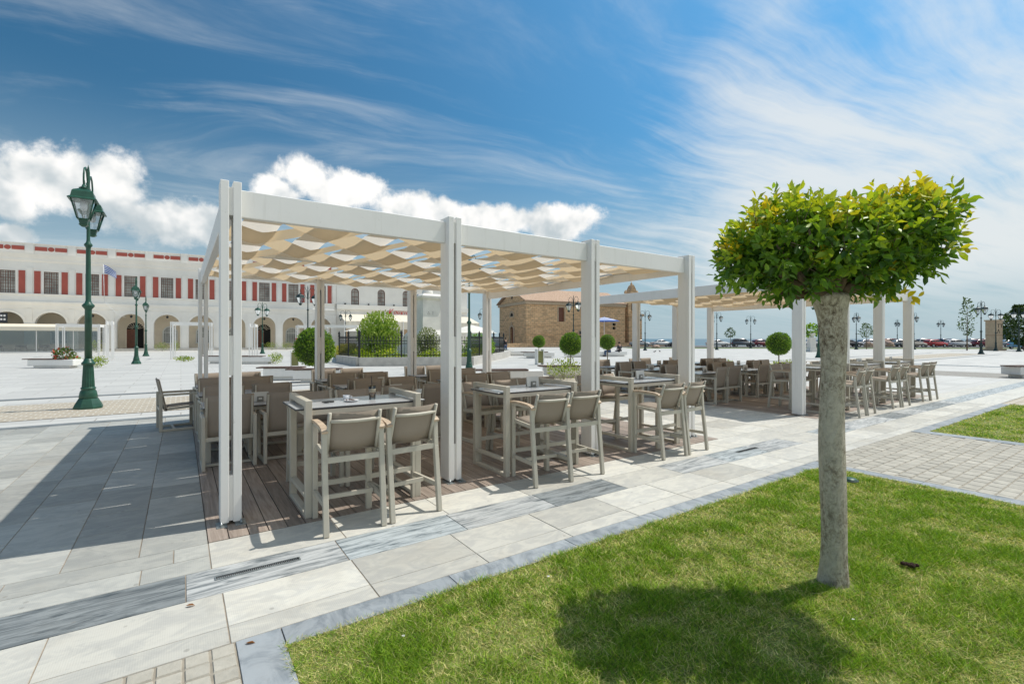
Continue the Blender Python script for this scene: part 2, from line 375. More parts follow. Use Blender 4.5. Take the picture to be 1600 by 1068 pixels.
def attr_leaf(name, transl=0.35, rough=0.42, spec=0.45, tint=(1.15, 1.1, 0.55)):
    m, nt, bs = newmat(name)
    a = nd(nt, 'ShaderNodeAttribute', attribute_name='tint').outputs['Color']
    nt.links.new(a, bs.inputs['Base Color']); bs.inputs['Roughness'].default_value = rough; bs.inputs['Specular IOR Level'].default_value = spec
    c = nd(nt, 'ShaderNodeVectorMath', {0: a, 1: tint}, operation='MULTIPLY').outputs[0]
    t = nd(nt, 'ShaderNodeBsdfTranslucent', {'Color': c})
    mx = nd(nt, 'ShaderNodeMixShader', {0: transl, 1: bs.outputs[0], 2: t.outputs[0]})
    nt.links.new(mx.outputs[0], nt.nodes['Material Output'].inputs[0]); return m
M['leaf'] = attr_leaf('ficus_leaf'); M['leaf2'] = attr_leaf('shrub_leaf', 0.3, 0.55, 0.3)
M['grass'] = attr_leaf('grass_blade', 0.35, 0.6, 0.25, (1.1, 1.1, 0.5))

def bark():
    m, nt, bs = newmat('tree_bark'); g = pos(nt)
    q = nd(nt, 'ShaderNodeVectorMath', {0: g, 1: (1, 1, 0.7)}, operation='MULTIPLY').outputs[0]
    f = ntex(nt, q, 38, 10, 0.78, 0.5); f2 = ntex(nt, q, 4.0, 7, 0.72)
    col = ramp(nt, f, [(0.38, (0.10, 0.075, 0.05)), (0.46, (0.27, 0.22, 0.16)), (0.54, (0.50, 0.44, 0.345)), (0.66, (0.66, 0.61, 0.52))])
    col = mixc(nt, nd(nt, 'ShaderNodeMapRange', {0: f2, 1: 0.42, 2: 0.62, 3: 0.0, 4: 0.75}).outputs[0], col, (0.60, 0.545, 0.45))
    nt.links.new(col, bs.inputs['Base Color']); bs.inputs['Roughness'].default_value = 0.9
    vo = nd(nt, 'ShaderNodeTexVoronoi', {'Vector': nd(nt, 'ShaderNodeVectorMath', {0: q, 1: (1, 1, 0.45)}, operation='MULTIPLY').outputs[0], 'Scale': 30.0}, feature='DISTANCE_TO_EDGE').outputs[0]
    h = nd(nt, 'ShaderNodeMath', {0: f, 1: vo}, operation='ADD').outputs[0]
    addbump(nt, bs, h, 0.8, 0.012); return m
M['bark'] = bark()

def plaza_mat():
    m, nt, bs = newmat('white_plaza_paving'); g = nd(nt, 'ShaderNodeNewGeometry').outputs['Position']; p = rot_uv(nt, g)
    br = nd(nt, 'ShaderNodeTexBrick', {'Vector': p, 'Color1': c4((0.58, 0.565, 0.525)), 'Color2': c4((0.48, 0.47, 0.44)), 'Mortar': c4((0.36, 0.335, 0.295)), 'Scale': 1.0, 'Mortar Size': 0.012, 'Bias': 0.0, 'Brick Width': 1.4, 'Row Height': 0.8})
    col = br.outputs['Color']
    col = mixc(nt, nd(nt, 'ShaderNodeMapRange', {0: ntex(nt, g, 0.35, 7, 0.65), 1: 0.45, 2: 0.75, 3: 0, 4: 0.6}).outputs[0], col, (0.45, 0.435, 0.40))
    nt.links.new(col, bs.inputs['Base Color']); bs.inputs['Roughness'].default_value = 0.7; return m
M['plaza'] = plaza_mat()
def setts(name, c1, c2, mortar, bw, rh):
    m, nt, bs = newmat(name); g = nd(nt, 'ShaderNodeNewGeometry').outputs['Position']; p = rot_uv(nt, g)
    br = nd(nt, 'ShaderNodeTexBrick', {'Vector': p, 'Color1': c4(c1), 'Color2': c4(c2), 'Mortar': c4(mortar), 'Scale': 1.0, 'Mortar Size': 0.014, 'Brick Width': bw, 'Row Height': rh})
    col = mixc(nt, nd(nt, 'ShaderNodeMapRange', {0: ntex(nt, g, 3, 6), 1: 0.4, 2: 0.7, 3: 0, 4: 0.3}).outputs[0], br.outputs['Color'], tuple(x*0.7 for x in c1))
    nt.links.new(col, bs.inputs['Base Color']); bs.inputs['Roughness'].default_value = 0.85
    addbump(nt, bs, br.outputs['Fac'], -0.4, 0.006); return m
M['setts'] = setts('sandy_setts', (0.47, 0.40, 0.30), (0.40, 0.34, 0.26), (0.58, 0.55, 0.48), 0.22, 0.20)
M['setts_far'] = setts('brown_grey_setts', (0.30, 0.275, 0.235), (0.26, 0.24, 0.21), (0.40, 0.38, 0.34), 0.22, 0.2)
M['cobble'] = simple('sandstone_paver', (0.43, 0.40, 0.335), 0.88, 0.14, 8, bump=0.5, bscale=35, vary_obj=0.10)
M['cobble_joint'] = simple('sand_joint', (0.33, 0.29, 0.23), 0.95, 0.25, 10)

def church_wall():
    m, nt, bs = newmat('church_stone_courses'); g = nd(nt, 'ShaderNodeTexCoord').outputs['Object']
    s = nd(nt, 'ShaderNodeSeparateXYZ', {0: g}).outputs
    xy = nd(nt, 'ShaderNodeMath', {0: s[0], 1: s[1]}, operation='ADD').outputs[0]
    p = nd(nt, 'ShaderNodeCombineXYZ', {0: xy, 1: s[2], 2: 0.0}).outputs[0]
    br = nd(nt, 'ShaderNodeTexBrick', {'Vector': p, 'Color1': c4((0.84, 0.56, 0.31)), 'Color2': c4((0.70, 0.45, 0.245)), 'Mortar': c4((0.40, 0.27, 0.165)), 'Scale': 1.0, 'Mortar Size': 0.035, 'Brick Width': 0.95, 'Row Height': 0.42})
    st = nd(nt, 'ShaderNodeVectorMath', {0: p, 1: (0.45, 1.7, 1)}, operation='MULTIPLY').outputs[0]
    band = ntex(nt, st, 1.3, 4, 0.6)
    col = mixc(nt, nd(nt, 'ShaderNodeMapRange', {0: band, 1: 0.45, 2: 0.62, 3: 0, 4: 0.55}).outputs[0], br.outputs['Color'], (0.30, 0.21, 0.13))
    col = mixc(nt, nd(nt, 'ShaderNodeMapRange', {0: ntex(nt, g, 1.7, 6), 1: 0.55, 2: 0.72, 3: 0, 4: 0.5}).outputs[0], col, (0.80, 0.60, 0.39))
    nt.links.new(col, bs.inputs['Base Color']); bs.inputs['Roughness'].default_value = 0.95
    addbump(nt, bs, ntex(nt, g, 3, 8, 0.7), 0.9, 0.15); return m
M['church'] = church_wall()
def tiles():
    m, nt, bs = newmat('terracotta_tiles'); g = nd(nt, 'ShaderNodeTexCoord').outputs['Object']
    w = nd(nt, 'ShaderNodeTexWave', {'Vector': g, 'Scale': 1.3, 'Distortion': 0.6, 'Detail': 2.0}, wave_type='BANDS', bands_direction='X').outputs['Fac']
    f = ntex(nt, g, 3.5, 7, 0.7)
    col = ramp(nt, f, [(0.3, (0.36, 0.23, 0.15)), (0.5, (0.55, 0.38, 0.26)), (0.7, (0.66, 0.52, 0.39))])
    col = mixc(nt, nd(nt, 'ShaderNodeMath', {0: w, 1: 0.35}, operation='MULTIPLY').outputs[0], col, (0.36, 0.19, 0.12))
    nt.links.new(col, bs.inputs['Base Color']); bs.inputs['Roughness'].default_value = 0.9; addbump(nt, bs, w, 0.6, 0.08); return m
M['tiles'] = tiles()
def glass_dark(name, c, rough=0.06, spec=0.9):
    m, nt, bs = newmat(name); f = ntex(nt, pos(nt), 0.8, 4)
    col = ramp(nt, f, [(0.35, tuple(x*0.6 for x in c)), (0.65, tuple(x*1.5 for x in c))])
    nt.links.new(col, bs.inputs['Base Color']); bs.inputs['Roughness'].default_value = rough; bs.inputs['Specular IOR Level'].default_value = spec; return m
M['pane'] = glass_dark('window_pane', (0.30, 0.30, 0.265), 0.12)
M['carglass'] = glass_dark('car_glass', (0.02, 0.025, 0.03), 0.05)
def clear_glass(name, tint, alpha, rough=0.04):
    m, nt, bs = newmat(name)
    tr = nd(nt, 'ShaderNodeBsdfTransparent', {0: c4(tint)})
    gl = nd(nt, 'ShaderNodeBsdfGlossy', {0: (0.9, 0.93, 0.95, 1), 'Roughness': rough})
    fr = nd(nt, 'ShaderNodeFresnel', {0: 1.45})
    f = nd(nt, 'ShaderNodeMath', {0: fr.outputs[0], 1: alpha}, operation='ADD')
    mx = nd(nt, 'ShaderNodeMixShader', {0: f.outputs[0], 1: tr.outputs[0], 2: gl.outputs[0]})
    nt.links.new(mx.outputs[0], nt.nodes['Material Output'].inputs[0]); nt.nodes.remove(bs); return m
M['glass'] = clear_glass('clear_glass', (0.93, 0.95, 0.95), 0.03)
M['lampglass'] = clear_glass('lantern_glass', (0.88, 0.9, 0.9), 0.12)
M['shopglass'] = clear_glass('terrace_glass', (0.78, 0.82, 0.82), 0.10)
def sea_mat():
    m, nt, bs = newmat('sea_water'); g = pos(nt)
    bs.inputs['Base Color'].default_value = (0.035, 0.11, 0.155, 1); bs.inputs['Roughness'].default_value = 0.28; bs.inputs['IOR'].default_value = 1.33
    q = nd(nt, 'ShaderNodeVectorMath', {0: g, 1: (0.6, 1.0, 1)}, operation='MULTIPLY').outputs[0]
    addbump(nt, bs, ntex(nt, q, 0.35, 7, 0.65), 0.5, 0.5); return m
M['sea'] = sea_mat()
def car_paint(name, c):
    m, nt, bs = newmat(name); f = ntex(nt, pos(nt), 4.0, 3)
    col = ramp(nt, f, [(0.3, tuple(x*0.94 for x in c)), (0.7, c)]); nt.links.new(col, bs.inputs['Base Color'])
    bs.inputs['Roughness'].default_value = 0.28; bs.inputs['Coat Weight'].default_value = 0.7; bs.inputs['Coat Roughness'].default_value = 0.06; return m
# ------------------------------------------------------------------ ground, sea
def sheet(name, pts, z, mat, kind='structure', parent=None):
    mb = MB(); mb.quad_mesh([(p[0], p[1], z) for p in pts], [tuple(range(len(pts)))]); return mb.build(name, mat, parent, kind=kind)
def strip(name, a0, a1, b0, b1, z, mat, parent=None):
    return sheet(name, [ab(a0, b0), ab(a1, b0), ab(a1, b1), ab(a0, b1)], z, mat, 'structure', parent)
sheet('plaza', [(-260, -60), (420, -60), (420, 112), (-260, 112)], -0.012, M['plaza'])
sheet('sea', [(-9000, 113), (9000, 113), (9000, 15000), (-9000, 15000)], -1.3, M['sea'])
qm = MB(); qm.box(-260, 420, 111.6, 113.4, -2.0, -0.004); qm.build('quay', M['concrete'], kind='structure')
strip('cobbled_band', -40, 70, 8.45, 11.55, -0.004, M['setts'])
strip('dark_paving_line', -40, 70, 7.3, 7.58, -0.0035, M['slab_blue'])
bpy.data.objects['dark_paving_line'].name = 'paving_line'
strip('paving_line', -40, 70, 12.95, 13.3, -0.0035, M['slab_blue'])
strip('cobbled_cross_band', 26.3, 31.0, -30, 7.2, -0.004, M['setts_far'])
strip('paving_line', 37.6, 38.6, -30, 7.2, -0.0035, M['slab_blue'])
strip('cobbled_far_path', 16.3, 21.5, -14, -1.86, -0.006, M['setts'])

base = strip('pavement', -9, 27, -1.845, 7.25, -0.005, M['grout'])
lip = 0.004
def slab(a0, a1, b0, b1, mat, name='paving_slab', z=0.0, g=0.0026, parent=base):
    mb = MB(); A = [ab(a0+g, b0+g), ab(a1-g, b0+g), ab(a1-g, b1-g), ab(a0+g, b1-g)]
    vs = [(p.x, p.y, z-0.0045) for p in A]
    i = 0.002; B = [ab(a0+g+i, b0+g+i), ab(a1-g-i, b0+g+i), ab(a1-g-i, b1-g-i), ab(a0+g+i, b1-g-i)]
    vs += [(p.x, p.y, z) for p in B]
    mb.quad_mesh(vs, ((0,3,2,1),(4,5,6,7),(0,1,5,4),(1,2,6,5),(2,3,7,6),(3,0,4,7)))
    return mb.build(name, mat, parent)
def row(a_start, a_end, step, b0, b1, mat, jit=0.0, near=99):
    a = a_start
    while a < a_end:
        st = step * (1 + random.uniform(-jit, jit)); slab(a, min(a+st, a_end), b0, b1, mat, z=random.uniform(-0.0008, 0.0008)); a += st
# the bands along the lawn
row(-0.14-0.8*3, 15.9, 0.8, -1.66, -1.23, M['slab'])
row(-0.14-0.8*3+0.0, 15.9, 0.8, -1.84, -1.66, M['slab'])
band = ('slab_blue', 'slab_blue', 'slab_mix', 'slab_blue', 'slab_mix', 'slab_blue', 'slab', 'slab_mix', 'slab_blue', 'slab_mix', 'slab', 'slab_blue', 'slab_mix', 'slab_mix', 'slab_blue', 'slab_mix', 'slab_blue', 'slab_blue', 'slab_mix')
for i in range(19):
    q0 = -0.33-0.98*2+0.98*i
    if q0 < 15.9: slab(q0, min(q0+0.98, 15.9), -1.23, -0.82, M[band[i]])
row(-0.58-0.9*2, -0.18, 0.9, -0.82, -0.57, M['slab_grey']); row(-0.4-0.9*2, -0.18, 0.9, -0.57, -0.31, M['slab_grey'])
row(-0.18, 15.9, 0.92, -0.82, -0.31, M['slab'])
# left of the deck: long columns of grey slabs
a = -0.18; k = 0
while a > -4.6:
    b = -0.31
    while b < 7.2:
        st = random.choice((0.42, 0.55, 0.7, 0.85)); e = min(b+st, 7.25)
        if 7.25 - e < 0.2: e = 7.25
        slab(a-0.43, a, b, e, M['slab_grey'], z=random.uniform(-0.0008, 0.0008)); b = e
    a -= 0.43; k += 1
# between the two decks
a = 6.72
while a < 10.1:
    b = -0.31; e2 = min(a+0.85, 10.12)
    while b < 7.2:
        e = min(b+random.choice((0.45, 0.6)), 7.25); slab(a, e2, b, e, M['slab'], z=random.uniform(-0.0008, 0.0008)); b = e
    a = e2
# far field of the pavement under grout level gets one quiet sheet of paving each
strip('far_pavement', 17.02, 27, -0.31, 7.25, -0.0025, M['plaza']); strip('left_pavement', -9, -4.5, -0.31, 7.25, -0.0025, M['plaza'])
strip('far_walk', 15.9, 27, -0.82, -0.312, -0.0025, M['slab']); strip('far_walk', 15.9, 27, -1.225, -0.822, -0.0025, M['slab_blue']); strip('far_walk', 15.9, 27, -1.845, -1.227, -0.0025, M['slab'])
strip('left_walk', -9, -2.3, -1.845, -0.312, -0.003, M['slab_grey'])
# slot drain and small cover set in the blue band
for (a0, a1, b0, b1, lb) in ((-0.17, 0.36, -1.03, -0.975, 'long narrow steel slot drain in the blue grey marble band'), (6.1, 6.62, -1.03, -0.96, 'short steel slot drain further along the blue grey band')):
    mb = MB(); w = 0.008
    for (x0, x1, y0, y1) in ((a0, a1, b0, b0+w), (a0, a1, b1-w, b1), (a0, a0+w, b0+w, b1-w), (a1-w, a1, b0+w, b1-w)):
        c = [ab(x0, y0), ab(x1, y0), ab(x1, y1), ab(x0, y1)]; mb.quad_mesh([(p.x, p.y, 0.001) for p in c] + [(p.x, p.y, 0.006) for p in c], ((0,3,2,1),(4,5,6,7),(0,1,5,4),(1,2,6,5),(2,3,7,6),(3,0,4,7)))
    t = thing('drain_grate', lb, 'drain', ab((a0+a1)/2, (b0+b1)/2)); o = mb.build('frame', M['steel'], t); o.location = -t.location
    mb = MB(); n = int((a1-a0)/0.012)
    for i in range(n):
        x = a0+w+(a1-a0-2*w)*(i+0.2)/n; c = [ab(x, b0+w), ab(x+0.006, b0+w), ab(x+0.006, b1-w), ab(x, b1-w)]
        mb.quad_mesh([(p.x, p.y, 0.001) for p in c] + [(p.x, p.y, 0.0045) for p in c], ((0,3,2,1),(4,5,6,7),(0,1,5,4),(1,2,6,5),(2,3,7,6),(3,0,4,7)))
    o = mb.build('grating', M['iron'], t, kind='stuff'); o.location = -t.location

# grey marble borders round the lawns
kerb = strip('lawn_border', -0.14, 16.3, -2.03, -1.845, -0.0045, M['grout'])
def brow(a0, a1, b0, b1, along, step):
    L = (a1-a0) if along else (b1-b0); n = max(1, round(L/step)); s = L/n
    for i in range(n):
        if along: slab(a0+i*s, a0+(i+1)*s, b0, b1, M['border'], 'border_slab', 0.004, 0.002, kerb)
        else: slab(a0, a1, b0+i*s, b0+(i+1)*s, M['border'], 'border_slab', 0.004, 0.002, kerb)
brow(0.10, 6.28, -2.03, -1.845, True, 0.98); brow(-0.12, 0.10, -3.2, -1.845, False, 0.9)
brow(6.28, 6.48, -5.2, -1.845, False, 0.98); brow(10.02, 10.28, -6, -1.845, False, 0.98); brow(10.28, 16.3, -2.03, -1.845, True, 0.98)
# cobbles: bottom left patch and path between the lawns
cb_mesh = {}
def cobble(a0, b0, w, h, mat, parent, name='cobble'):
    key = (round(w, 3), round(h, 3), random.randrange(3))
    if key not in cb_mesh:
        mb = MB(); x, y = w/2-0.004, h/2-0.004; e = 0.006; j = lambda: random.uniform(-0.003, 0.003)
        lo = [(-x+j(), -y+j(), -0.006), (x+j(), -y+j(), -0.006), (x+j(), y+j(), -0.006), (-x+j(), y+j(), -0.006)]
        hi = [(p[0]*(1-e/x), p[1]*(1-e/y), 0.004+random.uniform(-0.0015, 0.0015)) for p in lo]
        mb.quad_mesh(lo+hi, ((0,3,2,1),(4,5,6,7),(0,1,5,4),(1,2,6,5),(2,3,7,6),(3,0,4,7))); cb_mesh[key] = mb.mesh('cobble', mat)
    return link(name, cb_mesh[key], parent, ab(a0+w/2, b0+h/2), TH)
cp = strip('cobbled_corner', -3.2, -0.12, -3.4, -1.845, -0.004, M['cobble_joint'])
for j in range(9):
    for i in range(15): cobble(-0.12-0.113*(i+1), -1.845-0.107*(j+1), 0.113, 0.107, M['cobble'], cp)
cp2 = strip('cobbled_path', 6.48, 10.02, -7.5, -1.845, -0.004, M['cobble_joint'])
cells = []
for j in range(40):
    off = 0.0 if j % 2 else 0.1
    for i in range(-1, 19):
        a0 = 6.48+i*0.2+off; w = 0.2
        if a0 < 6.48: w = 0.2-(6.48-a0); a0 = 6.48
        if a0+w > 10.02: w = 10.02-a0
        if w < 0.05: continue
        b0 = -1.845-0.14*(j+1); p = ab(a0+w/2, b0+0.07)
        xs = 800+750*p.x/p.y
        if xs < 1640 and p.y > 0.5: cells.append((p.length, a0, b0, w, (0.2 if w > 0.15 else w)))
cells.sort()
for dd, a0, b0, w, _ in cells[:300]: cobble(a0, b0, w, 0.14, M['cobble'], cp2)
mb = MB()
for dd, a0, b0, w, _ in cells[300:]:
    c = [ab(a0+.004, b0+.004), ab(a0+w-.004, b0+.004), ab(a0+w-.004, b0+.136), ab(a0+.004, b0+.136)]; zz = random.uniform(0.002, 0.005)
    mb.quad_mesh([(p.x, p.y, -0.006) for p in c] + [(p.x, p.y, zz) for p in c], ((4,5,6,7),(0,1,5,4),(1,2,6,5),(2,3,7,6),(3,0,4,7)))
if mb.v: mb.build('cobbles_beyond', M['cobble'], cp2, kind='stuff')

# ------------------------------------------------------------------ lawns (soil sheet, blades, dry thatch)
def vnoise(x, y, s, seed=0):
    r = np.random.default_rng(seed); g = r.random((64, 64)); xs = (x*s) % 64; ys = (y*s) % 64
    i = np.floor(xs).astype(int) % 64; j = np.floor(ys).astype(int) % 64; fx = xs-np.floor(xs); fy = ys-np.floor(ys)
    fx = fx*fx*(3-2*fx); fy = fy*fy*(3-2*fy); i1 = (i+1) % 64; j1 = (j+1) % 64
    return (g[i, j]*(1-fx)+g[i1, j]*fx)*(1-fy)+(g[i, j1]*(1-fx)+g[i1, j1]*fx)*fy
def mesh_np(name, verts, faces_n, loops, mat, tint=None, smooth=False):
    me = bpy.data.meshes.new(name); nv = len(verts); nf = len(loops)//faces_n
    me.vertices.add(nv); me.vertices.foreach_set('co', verts.astype(np.float32).ravel())
    me.loops.add(len(loops)); me.loops.foreach_set('vertex_index', loops.astype(np.int32))
    me.polygons.add(nf); me.polygons.foreach_set('loop_start', np.arange(0, len(loops), faces_n, dtype=np.int32))
    if smooth: me.polygons.foreach_set('use_smooth', np.ones(nf, dtype=bool))
    me.update(calc_edges=True)
    if tint is not None:
        at_ = me.attributes.new('tint', 'FLOAT_COLOR', 'POINT'); c = np.ones((nv, 4), np.float32); c[:, :3] = tint; at_.data.foreach_set('color', c.ravel())
    me.materials.append(mat); return me
TREE_XY = (2.119, 3.166)
def lawn(name, a0, a1, b0, b1, n, hmin, hmax, wid, seed, xmax=1660):
    r = np.random.default_rng(seed)
    A = r.uniform(a0, a1, n*3); B = r.uniform(b0, b1, n*3)
    X = P0.x+U.x*A+V.x*B; Y = P0.y+U.y*A+V.y*B
    keep = (Y > 1.6) & (X/Y*750+800 < xmax) & (X/Y*750+800 > 300)
    # thin out with distance so that blades keep about the same size in the picture
    keep &= r.random(n*3) < np.clip((3.6/np.maximum(Y, 1e-3))**1.2, 0.12, 1)
    A, B, X, Y = A[keep][:n], B[keep][:n], X[keep][:n], Y[keep][:n]; n = len(X)
    n1 = vnoise(X, Y, 1.1, 1); n2 = vnoise(X, Y, 3.7, 2); n3 = vnoise(X, Y, 11.0, 3)
    dry = 0.22*n1+0.34*n2+0.44*vnoise(X, Y, 8.5, 9)
    edge = np.minimum(np.minimum(A-a0, a1-A), b1-B); dry = dry+np.clip(0.22-edge, 0, 0.22)*0.9
    dry = np.clip((dry-0.36)/0.36, 0, 1)
    drop = (r.random(n) < dry*0.35) | (np.hypot(X-TREE_XY[0], Y-TREE_XY[1]) < 0.10+0.07*r.random(n)); k = ~drop
    A, B, X, Y, dry = A[k], B[k], X[k], Y[k], dry[k]; n = len(X)
    h = r.uniform(hmin, hmax, n)*(1-0.55*dry); sc = np.clip(Y/3.4, 0.7, 3.0); w = wid*1.35*sc*r.uniform(0.7, 1.3, n)
    th = r.uniform(0, 2*np.pi, n); le = r.uniform(0.5, 1.7, n)*h*(1+0.5*dry); ph = r.uniform(0, 2*np.pi, n)
    over = 0.012; z0 = -0.002
    p0 = np.stack([X-np.cos(th)*w/2, Y-np.sin(th)*w/2, np.full(n, z0)], 1); p1 = np.stack([X+np.cos(th)*w/2, Y+np.sin(th)*w/2, np.full(n, z0)], 1)
    p2 = np.stack([X+np.cos(ph)*le, Y+np.sin(ph)*le, z0+h*0.9], 1)
    verts = np.empty((n*3, 3)); verts[0::3] = p0; verts[1::3] = p1; verts[2::3] = p2
    g1 = np.array([0.10, 0.27, 0.012]); g2 = np.array([0.42, 0.57, 0.05]); y1 = np.array([0.68, 0.60, 0.20]); y2 = np.array([0.88, 0.78, 0.40])
    q = r.random(n)[:, None]; green = g1*(1-q)+g2*q; q2 = r.random(n)[:, None]; straw = y1*(1-q2)+y2*q2
    isd = (r.random(n) < (0.05+0.50*dry))[:, None]; c = np.where(isd, straw, green)*r.uniform(0.35, 1.4, (n, 1))
    tint = np.repeat(c, 3, axis=0)
    me = mesh_np(name, verts, 3, np.arange(n*3), M['grass'], tint)
    return me
strip('lawn', 0.10, 6.28, -7.5, -2.03, 0.0, M['soil']); strip('lawn_beyond', 10.28, 16.3, -14, -2.03, 0.0, M['soil'])
bpy.data.objects['lawn_beyond'].name = 'lawn'
link('grass', lawn('grass', 0.08, 6.30, -6.5, -2.012, 380000, 0.022, 0.052, 0.0042, 5), label='short sunlit lawn grass with dry straw patches under the clipped tree', cat='grass', kind='stuff')
link('grass', lawn('grass', 10.27, 16.3, -9.0, -2.02, 90000, 0.03, 0.055, 0.004, 6), label='short green grass of the second lawn beyond the cobbled path', cat='grass', kind='stuff')

# ------------------------------------------------------------------ pergolas and decks
PG_H = 2.95; PGW = 6.48; PGD = 6.45
A0S = (0.0, 10.3); ORD = ('first', 'second', 'third', 'fourth')
def wave_strip(j, n_half=10, A=0.100):
    L0, L1 = 0.037, PGW-0.037; seg = 12; nx = n_half*seg; ny = 2
    b0 = 0.17+j*(PGD-0.34)/8; b1 = 0.17+(j+1)*(PGD-0.34)/8; g = 0.008
    b0 = 0.149 if j == 0 else b0; b1 = PGD-0.149 if j == 7 else b1
    sgn = 1 if j % 2 == 0 else -1
    vs = []; fs = []
    for i in range(nx+1):
        t = i/nx; s = math.sin(math.pi*n_half*t); z = 2.795+0.07*(j+0.5)/8+sgn*A*(math.asin(0.99*s)/math.asin(0.99))*(0.93+0.07*math.cos(3*j+5*t))
        for k in range(ny+1):
            q = k/ny; vs.append((L0+(L1-L0)*t, b0+g+(b1-b0-2*g)*q, z-0.012*math.sin(math.pi*q)))
    for i in range(nx):
        for k in range(ny):
            a_ = i*(ny+1)+k; fs.append((a_, a_+ny+1, a_+ny+2, a_+1))
    mb = MB(); mb.quad_mesh(vs, fs, True); return mb.mesh('fabric_strip', M['shade'])
strip_meshes = [wave_strip(j) for j in range(8)]
fin = MB(); fin.bbox(-0.032, 0.032, 0, 0.21, 0.02, PG_H, 0.004); fin_m = fin.mesh('fin', M['white'])
sp_ms = []
for z0_, z1_ in ((0.03, 0.42), (1.28, 1.62), (2.66, 2.9)): sp = MB(); sp.box(-0.0155, 0.0155, 0.02, 0.19, z0_, z1_); sp_ms.append(sp.mesh('spacer', M['white']))
stp = MB(); stp_n = 16; vs_ = []
for i in range(stp_n+1): y_ = 0.17+(PGD-0.34)*i/stp_n; vs_ += [(-0.18, y_, 2.795+0.07*i/stp_n+0.012*math.cos(i*math.pi)), (0.18, y_, 2.795+0.07*i/stp_n+0.012*math.cos(i*math.pi))]
stp.quad_mesh(vs_, [(2*i, 2*i+1, 2*i+3, 2*i+2) for i in range(stp_n)], True); stp_m = stp.mesh('cross_strap', M['strap'])
ft = MB()
for sx in (-0.05, 0.05):
    ft.box(sx*1.4-0.04, sx*1.4+0.04, -0.07, 0.09, 0.0, 0.008); ft.box(sx-0.02, sx+0.02, 0.0, 0.07, 0.008, 0.024); ft.lathe([(0.012, 0.008), (0.012, 0.03), (0.007, 0.03), (0.007, 0.045)], 6, (sx*1.5, -0.04))
ft_m = ft.mesh('foot_plate', M['steel'])
for gi, a0 in enumerate(A0S):
    nm = ('near', 'far')[gi]
    deck = thing('wooden_deck', ('brown timber deck under the near pergola, laid in long boards', 'brown timber deck under the far pergola behind the clipped tree')[gi], 'deck', ab(a0, 0), TH, 'timber decks under the pergolas')
    mb = MB(); mb.box(-0.18, 6.72, -0.31, 6.95, -0.0049, -0.0035); mb.build('bearer', M['dark'], deck)
    n = 48; w = 6.9/n; pmesh = MB(); pmesh.bbox(0.0035, w-0.0035, -0.31, 6.95, -0.003, 0.006, 0.0012); pm_ = pmesh.mesh('plank', M['deck'])
    for i in range(n): link('plank', pm_, deck, (-0.18+i*w, 0, 0))
    pg = thing('pergola', ('white steel pergola with woven cream fabric roof nearest the camera', 'white steel pergola further right, partly behind the clipped tree')[gi], 'pergola', ab(a0, 0, 0.006), TH, 'white pergolas on the square')
    for i in range(4):
        for (b, fl) in ((0.0, 0), (PGD-0.21, 1)):
            x = i*PGW/3
            for s in (-1, 1): link('fin', fin_m, pg, (x+s*0.0475, b, 0))
            [link('spacer', q_, pg, (x, b, 0)) for q_ in sp_ms]; link('foot_plate', ft_m, pg, (x, b+(0.02 if not fl else 0.1), -0.002))
    for b in (0.085, PGD-0.155):
        for i in range(3):
            mb = MB(); mb.bbox(i*PGW/3+0.08, (i+1)*PGW/3-0.08, b, b+0.07, 2.665 if b < 1 else 2.81, 2.905 if b < 1 else 2.935, 0.005); mb.build('beam', M['white'], pg)
    for x in (-0.045, PGW-0.035):
        mb = MB(); mb.bbox(x, x+0.08, 0.212, PGD-0.212, 2.66, 2.90, 0.005); mb.build('side_beam', M['white'], pg)
    mb = MB(); mb.bbox(0.036, PGW-0.036, PGD/2-0.03, PGD/2+0.03, 2.80, 2.90, 0.004); mb.build('centre_beam', M['white'], pg)
    for i in range(10): link('cross_strap', stp_m, pg, (0.03+(PGW-0.06)*(i+0.5)/10, 0, 0))
    for j in range(8): link('fabric_strip', strip_meshes[j], pg)

# ------------------------------------------------------------------ furniture
def sling_sheet(x0, x1, prof, bow, thick=0.004):
    # sheet across x following (y,z) profile, bowed in the middle along the profile normal
    n = len(prof); nx = 6; vs = []; fs = []
    for (sgn) in (0, 1):
        for i, (y, z) in enumerate(prof):
            y2, z2 = prof[min(i+1, n-1)]; y1, z1 = prof[max(i-1, 0)]; ty, tz = y2-y1, z2-z1; l = math.hypot(ty, tz); ny_, nz_ = tz/l, -ty/l
            for k in range(nx+1):
                q = k/nx; d = bow*math.sin(math.pi*q)+(thick if sgn else 0); vs.append((x0+(x1-x0)*q, y+ny_*d, z+nz_*d))
    m_ = n*(nx+1)
    for i in range(n-1):
        for k in range(nx):
            a_ = i*(nx+1)+k; fs.append((a_, a_+1, a_+nx+2, a_+nx+1)); fs.append((m_+a_, m_+a_+nx+1, m_+a_+nx+2, m_+a_+1))
    ring = [k for k in range(nx+1)] + [i*(nx+1)+nx for i in range(1, n)] + [(n-1)*(nx+1)+k for k in range(nx-1, -1, -1)] + [i*(nx+1) for i in range(n-2, 0, -1)]
    for i in range(len(ring)): a_, b_ = ring[i], ring[(i+1) % len(ring)]; fs.append((a_, m_+a_, m_+b_, b_))
    mb = MB(); mb.quad_mesh(vs, fs, True); return mb

